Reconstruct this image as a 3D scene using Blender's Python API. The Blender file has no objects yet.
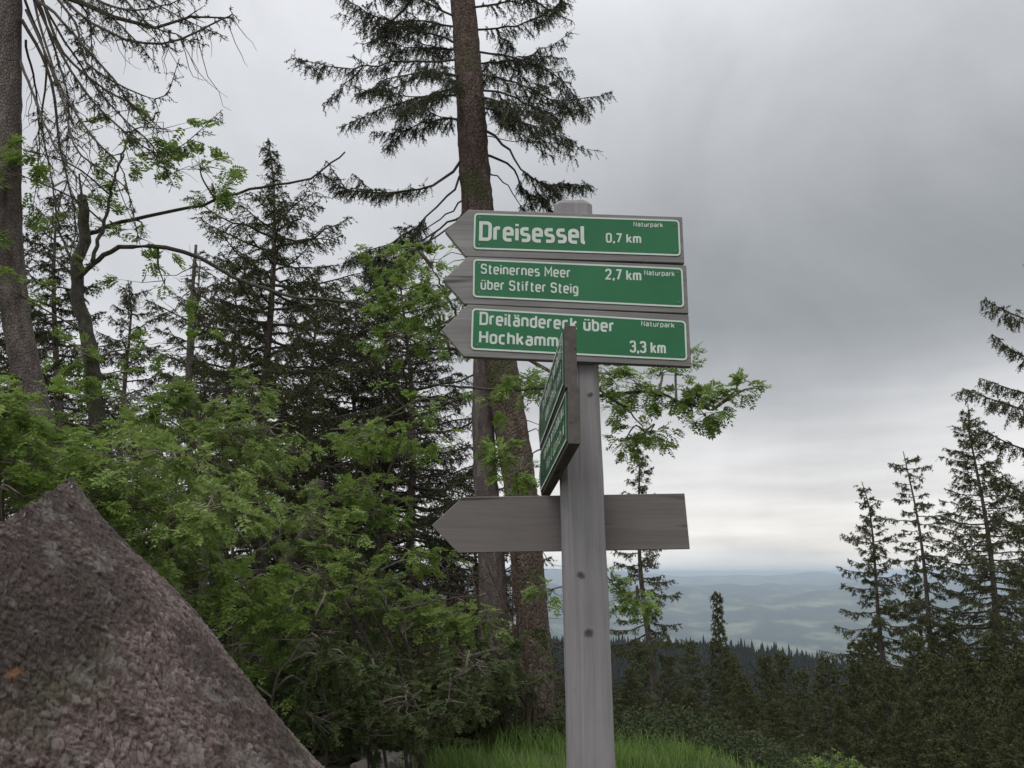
import bpy, math, numpy as np
from mathutils import Vector
R = math.radians
sc = bpy.context.scene
COL = sc.collection

# ------------------------------------------------------------------ camera
F, PITCH, EYE = 850.0, R(12.5), 1.6
cd = bpy.data.cameras.new('camera'); cam = bpy.data.objects.new('camera', cd); COL.objects.link(cam)
cd.sensor_width = 36; cd.lens = F / 1024 * 36; cd.clip_start = .05; cd.clip_end = 120000
cam.location = (0, 0, EYE); cam.rotation_euler = (R(90) + PITCH, 0, 0)
sc.camera = cam

# ------------------------------------------------------------------ world: overcast sky
SUN_EL, SUN_AZ = R(52), R(205)          # azimuth from +Y towards +X: behind the camera
wd = bpy.data.worlds.new('World'); sc.world = wd; wd.use_nodes = True
nt = wd.node_tree; N = nt.nodes; L = nt.links; N.clear()
def nn(tree, t, **k):
    n = tree.nodes.new(t)
    for a, b in k.items(): setattr(n, a, b)
    return n
out = nn(nt, 'ShaderNodeOutputWorld')
sky = nn(nt, 'ShaderNodeTexSky', sky_type='NISHITA', sun_disc=False)
sky.sun_elevation = SUN_EL; sky.sun_rotation = SUN_AZ
b1 = nn(nt, 'ShaderNodeBackground'); b1.inputs['Strength'].default_value = .08
L.new(sky.outputs[0], b1.inputs['Color'])
tc = nn(nt, 'ShaderNodeTexCoord')
def mathn(tree, op, a, b=None):
    m = nn(tree, 'ShaderNodeMath', operation=op)
    for i, v in enumerate((a, b)):
        if v is None: continue
        if hasattr(v, 'links'): tree.links.new(v, m.inputs[i])
        else: m.inputs[i].default_value = v
    return m.outputs[0]
def noise(tree, vec, scale, detail=4, rough=.5, sc3=None, dist=0):
    if sc3:
        mp = nn(tree, 'ShaderNodeMapping'); mp.inputs['Scale'].default_value = sc3
        tree.links.new(vec, mp.inputs['Vector']); vec = mp.outputs[0]
    n = nn(tree, 'ShaderNodeTexNoise'); n.inputs['Scale'].default_value = scale
    n.inputs['Detail'].default_value = detail; n.inputs['Roughness'].default_value = rough
    n.inputs['Distortion'].default_value = dist
    tree.links.new(vec, n.inputs['Vector']); return n.outputs['Fac']
def ramp(tree, fac, stops, interp='LINEAR'):
    r = nn(tree, 'ShaderNodeValToRGB'); r.color_ramp.interpolation = interp
    el = r.color_ramp.elements
    while len(el) < len(stops): el.new(.5)
    for e, (p, c) in zip(el, stops):
        e.position = p; e.color = (*c, 1) if len(c) == 3 else c
    tree.links.new(fac, r.inputs[0]); return r.outputs[0]
sep = nn(nt, 'ShaderNodeSeparateXYZ'); L.new(tc.outputs['Generated'], sep.inputs[0])
X_, Z_ = sep.outputs['X'], sep.outputs['Z']
n1 = noise(nt, tc.outputs['Generated'], 2.6, 4, .5, (1, 1, 2.2))
n2 = noise(nt, tc.outputs['Generated'], 5.0, 4, .5, (1, 1, 9))
h = mathn(nt, 'ADD', Z_, mathn(nt, 'MULTIPLY', mathn(nt, 'SUBTRACT', n1, .5), .14))
h = mathn(nt, 'MAXIMUM', h, 0.0)
def s2l(*c):
    return tuple(((v / 255) / 12.92 if v / 255 <= .04045 else ((v / 255 + .055) / 1.055) ** 2.4) for v in c)
def g(*c, k=1.): return tuple(v * k for v in s2l(*c))
clR = ramp(nt, h, [(0, g(190, 194, 198)), (.035, g(228, 223, 216)), (.08, g(208, 207, 207)), (.13, g(208, 207, 207)),
                  (.19, g(170, 172, 175)), (.27, g(132, 136, 139)), (.40, g(152, 155, 158)), (.52, g(182, 185, 189)),
                  (.62, g(208, 210, 214)), (.95, g(255, 255, 255))], 'B_SPLINE')
clL = ramp(nt, h, [(0, g(200, 204, 208)), (.04, g(224, 222, 218)), (.10, g(208, 208, 210)), (.25, g(190, 192, 195)), (.40, g(190, 192, 196)), (.60, g(204, 206, 210)), (.95, g(255, 255, 255))], 'B_SPLINE')
xm = nn(nt, 'ShaderNodeMapRange', interpolation_type='SMOOTHSTEP'); xm.inputs['From Min'].default_value = -.22; xm.inputs['From Max'].default_value = .26
L.new(mathn(nt, 'ADD', X_, mathn(nt, 'MULTIPLY', mathn(nt, 'SUBTRACT', n1, .5), .5)), xm.inputs['Value'])
cm_ = nn(nt, 'ShaderNodeMix', data_type='RGBA'); L.new(xm.outputs[0], cm_.inputs[0]); L.new(clL, cm_.inputs[6]); L.new(clR, cm_.inputs[7]); cl = cm_.outputs[2]
# streaks that matter low in the sky only
low = nn(nt, 'ShaderNodeMapRange'); low.inputs['From Min'].default_value = .05; low.inputs['From Max'].default_value = .30
low.inputs['To Min'].default_value = .85; low.inputs['To Max'].default_value = .06
L.new(Z_, low.inputs['Value'])
st = mathn(nt, 'MULTIPLY', mathn(nt, 'SUBTRACT', n2, .5), .75)
st = mathn(nt, 'MULTIPLY', st, low.outputs[0])
n3 = mathn(nt, 'MULTIPLY', mathn(nt, 'SUBTRACT', noise(nt, tc.outputs['Generated'], 2.8, 6, .6, None, .5), .5), .62)
fac = mathn(nt, 'ADD', mathn(nt, 'ADD', st, n3), 1.0)
up = nn(nt, 'ShaderNodeMapRange'); up.inputs['From Min'].default_value = .6; up.inputs['From Max'].default_value = 1.0
up.inputs['To Min'].default_value = 1.0; up.inputs['To Max'].default_value = 1.9
L.new(Z_, up.inputs['Value'])
fac = mathn(nt, 'MULTIPLY', fac, up.outputs[0])
vm = nn(nt, 'ShaderNodeVectorMath', operation='SCALE'); L.new(cl, vm.inputs[0]); L.new(fac, vm.inputs['Scale'])
b2 = nn(nt, 'ShaderNodeBackground'); L.new(vm.outputs[0], b2.inputs['Color']); b2.inputs['Strength'].default_value = 1.12
mx = nn(nt, 'ShaderNodeMixShader'); mx.inputs[0].default_value = .95
L.new(b1.outputs[0], mx.inputs[1]); L.new(b2.outputs[0], mx.inputs[2]); L.new(mx.outputs[0], out.inputs['Surface'])

sd = bpy.data.lights.new('sun', 'SUN'); sun = bpy.data.objects.new('sun', sd); COL.objects.link(sun)
sd.energy = .7; sd.angle = R(25); sd.color = (1, .97, .93)
sv = Vector((math.sin(SUN_AZ) * math.cos(SUN_EL), math.cos(SUN_AZ) * math.cos(SUN_EL), math.sin(SUN_EL)))
sun.rotation_euler = sv.to_track_quat('Z', 'Y').to_euler(); sun.location = (0, -5, 12)
vs = sc.view_settings; vs.view_transform = 'Standard'; vs.look = 'None'; vs.exposure = .2; vs.gamma = 1
vs.use_curve_mapping = False
sc.cycles.max_bounces = 5; sc.cycles.diffuse_bounces = 2; sc.cycles.glossy_bounces = 2
sc.cycles.transparent_max_bounces = 6; sc.cycles.volume_bounces = 0; sc.cycles.use_denoising = True

# ------------------------------------------------------------------ helpers
def W(px, py, y):
    """the point at forward distance y that stands at that place of the photograph"""
    u, v = (px - 512) / F, (384 - py) / F
    fw = math.cos(PITCH) - v * math.sin(PITCH); uz = math.sin(PITCH) + v * math.cos(PITCH)
    k = y / fw
    return np.array((u * k, y, EYE + uz * k))
def tag(o, label=None, cat=None, group=None, kind=None):
    if label: o['label'] = label
    if cat: o['category'] = cat
    if group: o['group'] = group
    if kind: o['kind'] = kind
    return o
def empty(name, loc, label, cat, group=None):
    o = bpy.data.objects.new(name, None); COL.objects.link(o); o.location = loc
    o.empty_display_size = .2
    return tag(o, label, cat, group)
class G:
    def __init__(s): s.v = []; s.f = []; s.m = []; s.n = 0
    def add(s, V, T, mat=0):
        V = np.asarray(V, float).reshape(-1, 3); T = np.asarray(T, int).reshape(-1, 3)
        if len(T) == 0: return
        s.v.append(V); s.f.append(T + s.n); s.m.append(np.full(len(T), mat)); s.n += len(V)
    def build(s, name, mats, parent=None, smooth=False, origin=(0, 0, 0)):
        V = np.concatenate(s.v) - np.asarray(origin, float); T = np.concatenate(s.f); M = np.concatenate(s.m)
        me = bpy.data.meshes.new(name)
        me.vertices.add(len(V)); me.vertices.foreach_set('co', V.astype(np.float32).ravel())
        me.loops.add(len(T) * 3); me.loops.foreach_set('vertex_index', T.astype(np.int32).ravel())
        me.polygons.add(len(T)); me.polygons.foreach_set('loop_start', np.arange(0, len(T) * 3, 3, dtype=np.int32))
        me.polygons.foreach_set('material_index', M.astype(np.int32))
        me.polygons.foreach_set('use_smooth', np.full(len(T), smooth))
        for m in (mats if isinstance(mats, (list, tuple)) else [mats]): me.materials.append(m)
        me.update(calc_edges=True)
        o = bpy.data.objects.new(name, me); COL.objects.link(o)
        if parent is not None: o.parent = parent
        else: o.location = origin
        return o
def nrm(a): return a / np.maximum(np.linalg.norm(a, axis=-1, keepdims=True), 1e-9)
UP = np.array((0, 0, 1.))
def smoothpath(P, n):
    """Catmull-Rom through the control points"""
    P = np.asarray(P, float); Q = np.vstack([2 * P[0] - P[1], P, 2 * P[-1] - P[-2]])
    t = np.linspace(0, len(P) - 1 - 1e-6, n); i = t.astype(int); u = (t - i)[:, None]
    a, b, c, d = Q[i], Q[i + 1], Q[i + 2], Q[i + 3]
    return .5 * (2 * b + (c - a) * u + (2 * a - 5 * b + 4 * c - d) * u ** 2 + (3 * b - 3 * c + d - a) * u ** 3)
def tube(gm, P, rad, seg=6, mat=0, rough=0., rng=None):
    P = np.asarray(P, float); n = len(P); rad = np.broadcast_to(np.asarray(rad, float), (n,))
    T = nrm(np.gradient(P, axis=0)); ref = np.array((1., 0, 0)) if abs(T[0, 0]) < .8 else np.array((0, 1., 0))
    A = nrm(np.cross(T, ref)); B = np.cross(T, A)
    an = np.linspace(0, 2 * math.pi, seg, endpoint=False)
    rr = rad[:, None] * np.ones(seg)
    if rough and rng is not None: rr = rr * (1 + rough * rng.normal(size=(n, seg)))
    V = P[:, None] + rr[..., None] * (np.cos(an)[None, :, None] * A[:, None] + np.sin(an)[None, :, None] * B[:, None])
    i = np.arange(n - 1)[:, None] * seg; j = np.arange(seg)[None]; j2 = (j + 1) % seg
    a, b, c, d = i + j, i + j2, i + seg + j2, i + seg + j
    T1 = np.stack([a, b, c], -1).reshape(-1, 3); T2 = np.stack([a, c, d], -1).reshape(-1, 3)
    V = V.reshape(-1, 3); k = len(V)
    V = np.vstack([V, P[:1], P[-1:]]); e = (n - 1) * seg; jj = np.arange(seg); jn = (jj + 1) % seg
    C1 = np.stack([np.full(seg, k), jn, jj], -1); C2 = np.stack([np.full(seg, k + 1), e + jj, e + jn], -1)
    gm.add(V, np.vstack([T1, T2, C1, C2]), mat)
def sticks(gm, P0, P1, r0, r1, mat=0):
    n = len(P0)
    if n == 0: return
    d = nrm(P1 - P0); ref = np.where(np.abs(d[:, 2:3]) < .9, UP[None], np.array([[1., 0, 0]]))
    A = nrm(np.cross(d, ref)); B = np.cross(d, A); V = []
    for P, r in ((P0, r0), (P1, r1)):
        r = np.broadcast_to(np.asarray(r, float).reshape(-1, 1), (n, 1))
        for k in range(3):
            an = k * 2.0944; V.append(P + r * (math.cos(an) * A + math.sin(an) * B))
    V = np.stack(V, 1).reshape(-1, 3); b = np.arange(n)[:, None, None] * 6
    t = np.array([[0, 1, 4], [0, 4, 3], [1, 2, 5], [1, 5, 4], [2, 0, 3], [2, 3, 5]])[None]
    gm.add(V, (b + t).reshape(-1, 3), mat)
def needles(gm, P0, P1, K, ln, w, rng, mat=0, spread=.85, fwd=.6):
    n = len(P0)
    if n == 0: return
    t = (np.arange(K)[None] + rng.random((n, K))) / K
    base = P0[:, None] + t[..., None] * (P1 - P0)[:, None]
    d = nrm(P1 - P0)[:, None].repeat(K, 1); r = rng.normal(size=(n, K, 3)); r -= (r * d).sum(-1, keepdims=True) * d
    nd = nrm(d * fwd + nrm(r) * spread); s = nrm(np.cross(nd, rng.normal(size=(n, K, 3)))) * w * .5
    l = ln * rng.uniform(.65, 1.2, (n, K, 1))
    V = np.stack([base - s, base + s, base + nd * l], 2).reshape(-1, 3)
    gm.add(V, np.arange(len(V)).reshape(-1, 3), mat)

def bough(gm, rng, pts, r0, dens=14, l2=.45, drop=.35, m3=9, l3=.13, K=9, nl=.022, nw=.006, from_s=.15, keep=1., wood=1, leaf=0, gap=0., subst=True, forks=0):
    """a spruce branch: main limb, side twigs, sub-twigs, needles on both"""
    pts = np.asarray(pts, float); n = len(pts)
    if forks:
        Lt = np.linalg.norm(np.diff(pts, axis=0), axis=1).sum()
        for q in range(forks):
            i0 = int(n * (max(from_s, .15) + (.8 - max(from_s, .15)) * (q + rng.random()) / forks)); i0 = min(i0, n - 2); tn = nrm(pts[i0 + 1] - pts[i0]); sd0 = nrm(np.cross(tn, UP)) * (1 if q % 2 else -1)
            dd = nrm(tn * .8 + sd0 * rng.uniform(.35, .9) + UP * rng.uniform(-.55, .22)); l = Lt * (1.05 - i0 / n) * rng.uniform(.45, .75)
            bough(gm, rng, arc(rng, pts[i0], pts[i0] + dd * l, rng.uniform(-.02, .12), 8, .03), r0 * .5, dens, l2 * .62, drop, max(4, int(m3 * .7)), l3, K, nl, nw, .08, keep, wood, leaf, gap, subst, 0)
    seglen = np.linalg.norm(np.diff(pts, axis=0), axis=1); Lb = seglen.sum(); s = np.r_[0, np.cumsum(seglen)] / Lb
    tube(gm, pts, np.linspace(r0, r0 * .18, n), 5, wood)
    k = max(4, int(Lb * dens)); ss = from_s + (1 - from_s) * (np.arange(k) + rng.random(k)) / k
    if gap: ss = ss[rng.random(k) > gap]; k = len(ss)
    if k == 0: return
    base = np.stack([np.interp(ss, s, pts[:, j]) for j in range(3)], 1)
    tan = nrm(np.stack([np.interp(ss, s, np.gradient(pts[:, j])) for j in range(3)], 1))
    side = nrm(np.cross(tan, UP[None])) * np.where(np.arange(k) % 2 == 0, 1, -1)[:, None]
    d2 = nrm(tan * rng.uniform(.4, .9, (k, 1)) + side * rng.uniform(.4, 1, (k, 1)) - UP * drop * rng.uniform(-.45, 1.5, (k, 1)) + rng.normal(size=(k, 3)) * .12)
    ll = l2 * (1.08 - ss) ** .55 * rng.uniform(.45, 1.1, k) * np.clip((ss - from_s) * 5 + .35, 0, 1) * (.72 + .42 * np.sin(ss * Lb * 9 + rng.random() * 6) * np.sin(ss * Lb * 4.1 + rng.random() * 6))
    e2 = base + d2 * ll[:, None]; e2[:, 2] -= ll ** 2 * drop * .5
    sticks(gm, base, e2, r0 * .16 + .002, .0015, wood)
    P0 = [base]; P1 = [e2]
    # sub-twigs
    q = np.maximum(1, (ll * m3 / l2).astype(int) + 1); idx = np.repeat(np.arange(k), q); m = len(idx)
    t = rng.uniform(.15, 1, m)[:, None]; b3 = base[idx] + t * (e2 - base)[idx]
    sd3 = nrm(np.cross(d2[idx], UP[None])) * rng.choice([-1, 1], (m, 1))
    d3 = nrm(d2[idx] * .7 + sd3 * .75 - UP * drop * rng.uniform(.2, 2.6, (m, 1)) + rng.normal(size=(m, 3)) * .15)
    e3 = b3 + d3 * (l3 * rng.uniform(.5, 1.25, m) * (1.15 - .5 * t[:, 0]))[:, None]
    if subst: sticks(gm, b3, e3, .0018, .001, wood)
    P0 = np.vstack([base, b3, pts[-2:-1]]); P1 = np.vstack([e2, e3, pts[-1:]])
    if keep < 1:
        a = rng.random(len(P0)) < keep; P0, P1 = P0[a], P1[a]
    needles(gm, P0, P1, K, nl, nw, rng, leaf)

def arc(rng, a, b, sag, n=9, wob=.02):
    a = np.asarray(a, float); b = np.asarray(b, float); s = np.linspace(0, 1, n)[:, None]
    P = a + (b - a) * s; P[:, 2:3] -= sag * np.sin(s * math.pi) * np.linalg.norm(b - a)
    w = rng.normal(size=(n, 3)) * wob * np.linalg.norm(b - a); w[0] = 0
    return P + w * np.sin(s * math.pi)

def crown(gm, rng, path, z0, z1, rfun, nb, droop=.25, rise=.25, asym=None, **kw):
    """random spruce crown about a trunk path (array of points rising)"""
    path = np.asarray(path); ga = rng.random() * 6
    for i in range(nb):
        t = (i + rng.random()) / nb; z = z0 + (z1 - z0) * t
        a = ga + i * 2.399 + rng.normal() * .3
        Ln = rfun(t) * rng.uniform(.65, 1.15)
        if asym: Ln *= asym(a)
        if Ln < .12: Ln = .12
        st = np.array([np.interp(z, path[:, 2], path[:, j]) for j in (0, 1)] + [z])
        dz = (rise * t * 2.0 - droop * (1 - t)) * Ln
        tip = st + np.array((math.cos(a) * Ln, math.sin(a) * Ln, dz))
        bough(gm, rng, arc(rng, st, tip, .10 * (1 - t) + .02, 7), .008 + .012 * Ln, l2=kw.get('l2f', .32) * Ln + .08,
              **{k: v for k, v in kw.items() if k != 'l2f'})
    # leader
    top = path[-1]; needles(gm, path[-4:-1], path[-3:], 30, kw.get('nl', .03), kw.get('nw', .008), rng, 0)

# rowan foliage: compound leaves
def leaves(gm, rng, P, D, size, pairs=6, mat=0):
    """P base, D direction; each a rachis with paired leaflets"""
    n = len(P)
    if n == 0: return
    D = nrm(D); S = nrm(np.cross(D, UP[None] + rng.normal(size=(n, 3)) * .35)); Nn = np.cross(S, D)
    size = np.broadcast_to(np.asarray(size, float).reshape(-1, 1), (n, 1))
    V = []
    def leaflet(b, d, l, w):
        s = nrm(np.cross(d, Nn)); V.append(np.stack([b, b + d * l * .45 + s * w, b + d * l, b + d * l * .45 - s * w], 1))
    for k in range(pairs):
        t = .25 + .68 * k / (pairs - 1); b = P + D * size * t - UP * (size * t * t * .25)
        for sg in (-1, 1):
            d = nrm(D * .45 + S * sg * .9 + Nn * rng.normal(size=(n, 1)) * .25 - UP * .12)
            leaflet(b, d, size * .36 * rng.uniform(.75, 1.15, (n, 1)) * (1 - .25 * abs(t - .5)), size * .075)
    leaflet(P + D * size * .93 - UP * size * .22, nrm(D - UP * .3), size * .32, size * .07)
    V = np.stack(V, 1).reshape(-1, 3); q = np.arange(len(V) // 4)[:, None] * 4
    gm.add(V, np.vstack([q + [0, 1, 2], q + [0, 2, 3]]), mat)
def leaf_spray(gm, rng, c, rad, count, size=.14, flat=.45, wood=1, src=None):
    """a cloud of leaves at twig ends around c, twigs running from src"""
    c = np.asarray(c, float); k = max(3, count // 7)
    tips = c + rng.normal(size=(k, 3)) * np.array((rad * .5, rad * .5, rad * flat * .5))
    s = np.asarray(src if src is not None else c - np.array((0, 0, rad * .6)), float)
    mid = c + (tips - c) * .3 + rng.normal(size=(k, 3)) * rad * .08
    sticks(gm, np.repeat(s[None], k, 0) + rng.normal(size=(k, 3)) * rad * .04, mid, .005, .003, wood)
    sticks(gm, mid, tips, .003, .0015, wood)
    idx = rng.integers(0, k, count); P = tips[idx] + rng.normal(size=(count, 3)) * rad * .05
    out_ = nrm(tips[idx] - s); D = nrm(out_ * .8 + rng.normal(size=(count, 3)) * .55 * np.array((1, 1, .5)) - UP * .12)
    leaves(gm, rng, P, D, size * rng.uniform(.7, 1.15, count))

# ------------------------------------------------------------------ materials
def mat(name, rough=.9):
    m = bpy.data.materials.new(name); m.use_nodes = True; t = m.node_tree
    b = t.nodes['Principled BSDF']; b.inputs['Roughness'].default_value = rough
    b.inputs['Specular IOR Level'].default_value = .25
    return m, t, b
def bump(t, b, h, strength, dist):
    bp = nn(t, 'ShaderNodeBump'); bp.inputs['Strength'].default_value = strength; bp.inputs['Distance'].default_value = dist
    t.links.new(h, bp.inputs['Height']); t.links.new(bp.outputs[0], b.inputs['Normal'])
def m_leaf(name, c0, c1, trans=.35, c2=None):
    m, t, b = mat(name, .65)
    ge = nn(t, 'ShaderNodeNewGeometry'); tcn = nn(t, 'ShaderNodeTexCoord')
    f = mathn(t, 'ADD', mathn(t, 'MULTIPLY', ge.outputs['Random Per Island'], .5),
              mathn(t, 'MULTIPLY', noise(t, tcn.outputs['Object'], 1.3, 3), .6))
    stops = [(.15, c0), (.85, c1)] + ([(.97, c2)] if c2 else [])
    c = ramp(t, f, stops); t.links.new(c, b.inputs['Base Color'])
    tr = nn(t, 'ShaderNodeBsdfTranslucent'); t.links.new(c, tr.inputs['Color'])
    mxx = nn(t, 'ShaderNodeMixShader'); mxx.inputs[0].default_value = trans
    t.links.new(b.outputs[0], mxx.inputs[1]); t.links.new(tr.outputs[0], mxx.inputs[2])
    t.links.new(mxx.outputs[0], t.nodes['Material Output'].inputs['Surface']); return m
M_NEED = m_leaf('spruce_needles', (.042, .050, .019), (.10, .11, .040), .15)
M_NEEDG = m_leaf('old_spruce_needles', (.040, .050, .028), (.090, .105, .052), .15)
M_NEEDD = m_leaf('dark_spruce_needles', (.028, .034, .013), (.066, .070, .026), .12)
M_ROW = m_leaf('rowan_leaves', (.11, .18, .036), (.25, .35, .085), .45)
M_ROW2 = m_leaf('young_rowan_leaves', (.14, .21, .048), (.29, .38, .12), .45)
M_ROWY = m_leaf('yellow_green_rowan_leaves', (.13, .21, .045), (.26, .36, .10), .42)  # rowan leaves with a yellow-green colour of their own
M_GRASS = m_leaf('grass_blades', (.07, .15, .028), (.21, .31, .08), .35)
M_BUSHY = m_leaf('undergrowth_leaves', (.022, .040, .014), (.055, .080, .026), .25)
def m_bark(name, c0, c1, c2, sx=16, sz=4, bs=.9, bd=.03, moss=None, pl=1.):
    m, t, b = mat(name, .95); tcn = nn(t, 'ShaderNodeTexCoord'); o = tcn.outputs['Object']
    a = noise(t, o, 1, 6, .65, (sx, sx, sz), .4); v = nn(t, 'ShaderNodeTexVoronoi', feature='DISTANCE_TO_EDGE')
    mp = nn(t, 'ShaderNodeMapping'); mp.inputs['Scale'].default_value = (sx * 3.4 / pl, sx * 3.4 / pl, sz * 7 / pl)
    t.links.new(o, mp.inputs[0]); t.links.new(mp.outputs[0], v.inputs['Vector']); v.inputs['Scale'].default_value = 1
    c = ramp(t, a, [(.25, c0), (.5, c1), (.75, c2)])
    if moss:
        mi = nn(t, 'ShaderNodeMix', data_type='RGBA'); f = ramp(t, noise(t, o, 1.6, 4, .6), [(.52, (0, 0, 0)), (.68, (.8, .8, .8))])
        t.links.new(f, mi.inputs[0]); t.links.new(c, mi.inputs[6]); mi.inputs[7].default_value = (*moss, 1); c = mi.outputs[2]
    t.links.new(c, b.inputs['Base Color'])
    hgt = mathn(t, 'ADD', a, mathn(t, 'MINIMUM', mathn(t, 'MULTIPLY', v.outputs[0], 1.6), .35)); bump(t, b, hgt, bs, bd); return m
M_BARK = m_bark('spruce_bark', (.06, .050, .046), (.15, .122, .112), (.27, .235, .22))
M_BARKR = m_bark('reddish_spruce_bark', (.050, .034, .028), (.120, .086, .072), (.21, .165, .145), moss=(.07, .085, .03), pl=2.2, bd=.05)
M_BARKG = m_bark('grey_rowan_bark', (.045, .040, .034), (.105, .095, .080), (.20, .185, .16), 18, 10, .9, .02, moss=(.075, .085, .035))
M_TWIG = m_bark('twig_bark', (.045, .036, .03), (.085, .07, .06), (.14, .12, .105), 30, 30, .3, .003)
M_TWIGP = m_bark('pale_twig_bark', (.09, .075, .06), (.17, .145, .12), (.26, .23, .20), 30, 30, .3, .003)
M_BROWN = m_bark('brown_dead_twigs', (.030, .021, .015), (.070, .048, .036), (.12, .088, .068), 30, 30, .3, .003)

def m_wood(name, axis, c0, c1, c2, knots=(), bs=.35):
    m, t, b = mat(name, .85); tcn = nn(t, 'ShaderNodeTexCoord'); o = tcn.outputs['Object']
    s = {'z': (42, 42, 1.6), 'x': (1.6, 42, 42), 'y': (42, 1.6, 42)}[axis]
    a = noise(t, o, 1, 5, .6, s, .6); f = noise(t, o, 1, 4, .7, tuple(v * 4 for v in s)); l = noise(t, o, 3.0, 4, .6)
    h_ = mathn(t, 'ADD', mathn(t, 'MULTIPLY', a, .6), mathn(t, 'MULTIPLY', f, .4))
    h2 = mathn(t, 'ADD', mathn(t, 'MULTIPLY', h_, .72), mathn(t, 'MULTIPLY', l, .30))
    c = ramp(t, h2, [(.30, c0), (.5, c1), (.70, c2)])
    crack = ramp(t, noise(t, o, 1, 2, .5, tuple(v * .55 for v in s), .8), [(.31, (.30, .28, .27)), (.36, (1, 1, 1))])
    mu = nn(t, 'ShaderNodeMix', data_type='RGBA', blend_type='MULTIPLY'); mu.inputs[0].default_value = .85
    t.links.new(c, mu.inputs[6]); t.links.new(crack, mu.inputs[7]); c = mu.outputs[2]
    for k in knots:
        vmn = nn(t, 'ShaderNodeVectorMath', operation='DISTANCE'); vmn.inputs[1].default_value = k[:3]
        wob = nn(t, 'ShaderNodeVectorMath', operation='ADD'); nz = nn(t, 'ShaderNodeTexNoise'); nz.inputs['Scale'].default_value = 60
        t.links.new(o, nz.inputs['Vector']); sca = nn(t, 'ShaderNodeVectorMath', operation='SCALE'); sca.inputs['Scale'].default_value = .012
        t.links.new(nz.outputs['Color'], sca.inputs[0]); t.links.new(o, wob.inputs[0]); t.links.new(sca.outputs[0], wob.inputs[1])
        t.links.new(wob.outputs[0], vmn.inputs[0])
        kf = ramp(t, mathn(t, 'DIVIDE', vmn.outputs['Value'], k[3] * 2), [(.12, (.22, .19, .17)), (.34, (.45, .41, .38)), (.5, (1, 1, 1))])
        mk = nn(t, 'ShaderNodeMix', data_type='RGBA', blend_type='MULTIPLY'); mk.inputs[0].default_value = 1
        t.links.new(c, mk.inputs[6]); t.links.new(kf, mk.inputs[7]); c = mk.outputs[2]
    t.links.new(c, b.inputs['Base Color']); bump(t, b, h_, bs, .004); return m
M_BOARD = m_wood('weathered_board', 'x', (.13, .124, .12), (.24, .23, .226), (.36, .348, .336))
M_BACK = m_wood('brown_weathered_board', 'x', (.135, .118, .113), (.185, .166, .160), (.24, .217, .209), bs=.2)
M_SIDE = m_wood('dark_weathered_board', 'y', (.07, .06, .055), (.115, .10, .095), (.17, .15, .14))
def flat_mat(name, c0, c1, rough=.5, scale=8, spec=.3):
    m, t, b = mat(name, rough); tcn = nn(t, 'ShaderNodeTexCoord'); b.inputs['Specular IOR Level'].default_value = spec
    c = ramp(t, noise(t, tcn.outputs['Object'], scale, 5, .6), [(.3, c0), (.7, c1)]); t.links.new(c, b.inputs['Base Color'])
    return m
M_GREEN = flat_mat('green_sign_enamel', (.026, .150, .066), (.038, .190, .085), .42, 5)
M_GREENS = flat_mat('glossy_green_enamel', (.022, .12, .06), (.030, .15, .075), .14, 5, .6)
M_WHITE = flat_mat('white_lettering', (.60, .66, .61), (.72, .76, .72), .5, 30)
M_METAL = flat_mat('screw_metal', (.12, .13, .12), (.3, .3, .3), .4, 60)
M_METAL.node_tree.nodes['Principled BSDF'].inputs['Metallic'].default_value = .6
M_STONE = flat_mat('pale_granite', (.22, .20, .18), (.42, .38, .34), .95, 9)

# ------------------------------------------------------------------ terrain
YS = [-10, 7.5, 10, 60, 200, 330, 450, 520, 900, 2500, 4500]
ZS = [0, 0, -.25, -8.4, -46, -52, -42, -46, -120, -330, -430]
rs = np.random.default_rng(5); PH = rs.random((14, 3)) * 6.28
def ground_z(x, y):
    x = np.asarray(x, float); y = np.asarray(y, float); r = np.hypot(x, y)
    k = np.clip((r - 700) / 1500, 0, 1); q = np.maximum(y, 0) * (1 - k) + r * k
    z = np.interp(q, YS, ZS)
    w = np.clip((q - 90) / 250, 0, 1) * np.clip((2200 - q) / 1200, 0, 1)
    z = z - w * np.clip(.10 * (x - 46), -8, 40)
    z = z - np.clip((x - 1.9) * .32, 0, 3.2) * np.clip((q - 3.5) / 3, 0, 1) * np.clip((150 - q) / 100, 0, 1)
    z = z + .08 * np.sin(x * 1.1 + 1) * np.sin(y * .9) * np.clip((q - 6) / 6, 0, 1) + w * 3 * np.sin(x / 31 + 1) * np.cos(y / 47)
    fw = np.clip((r - 4200) / 3500, 0, 1); az = np.arctan2(x, np.maximum(y, 1e-3))
    hh = 0
    for i in range(7):
        f = 1.3 * 1.75 ** i; hh = hh + np.sin(az * f * 4 + PH[i, 0] + np.sin(r / (3800 / (1 + .5 * i)) + PH[i, 1]) * 1.6) * np.cos(r / 2600 * (1 + .45 * i) + PH[i, 2]) / (1.35 ** i)
    azn = np.sin(az * 9 + 1.1) * .5 + np.sin(az * 23 + .4) * .3 + np.sin(az * 51 + 2) * .16 + np.sin(az * 117) * .07
    z = z + fw * (230 + 150 * hh * .45) + np.clip((r - 9000) / 3000, 0, 1) * 60 + np.exp(-((r - 17000) / 2600) ** 2) * (110 + 90 * azn) - np.clip((r - 20000) / 9000, 0, 1) * 260
    return z
az = np.r_[np.linspace(-180, -45, 60, endpoint=False), np.linspace(-45, 45, 420, endpoint=False), np.linspace(45, 180, 60, endpoint=False)]
rr = np.r_[0.01, np.geomspace(1, 36000, 300)]
A_, R_ = np.meshgrid(np.radians(az), rr); gx, gy = np.sin(A_) * R_, np.cos(A_) * R_
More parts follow.
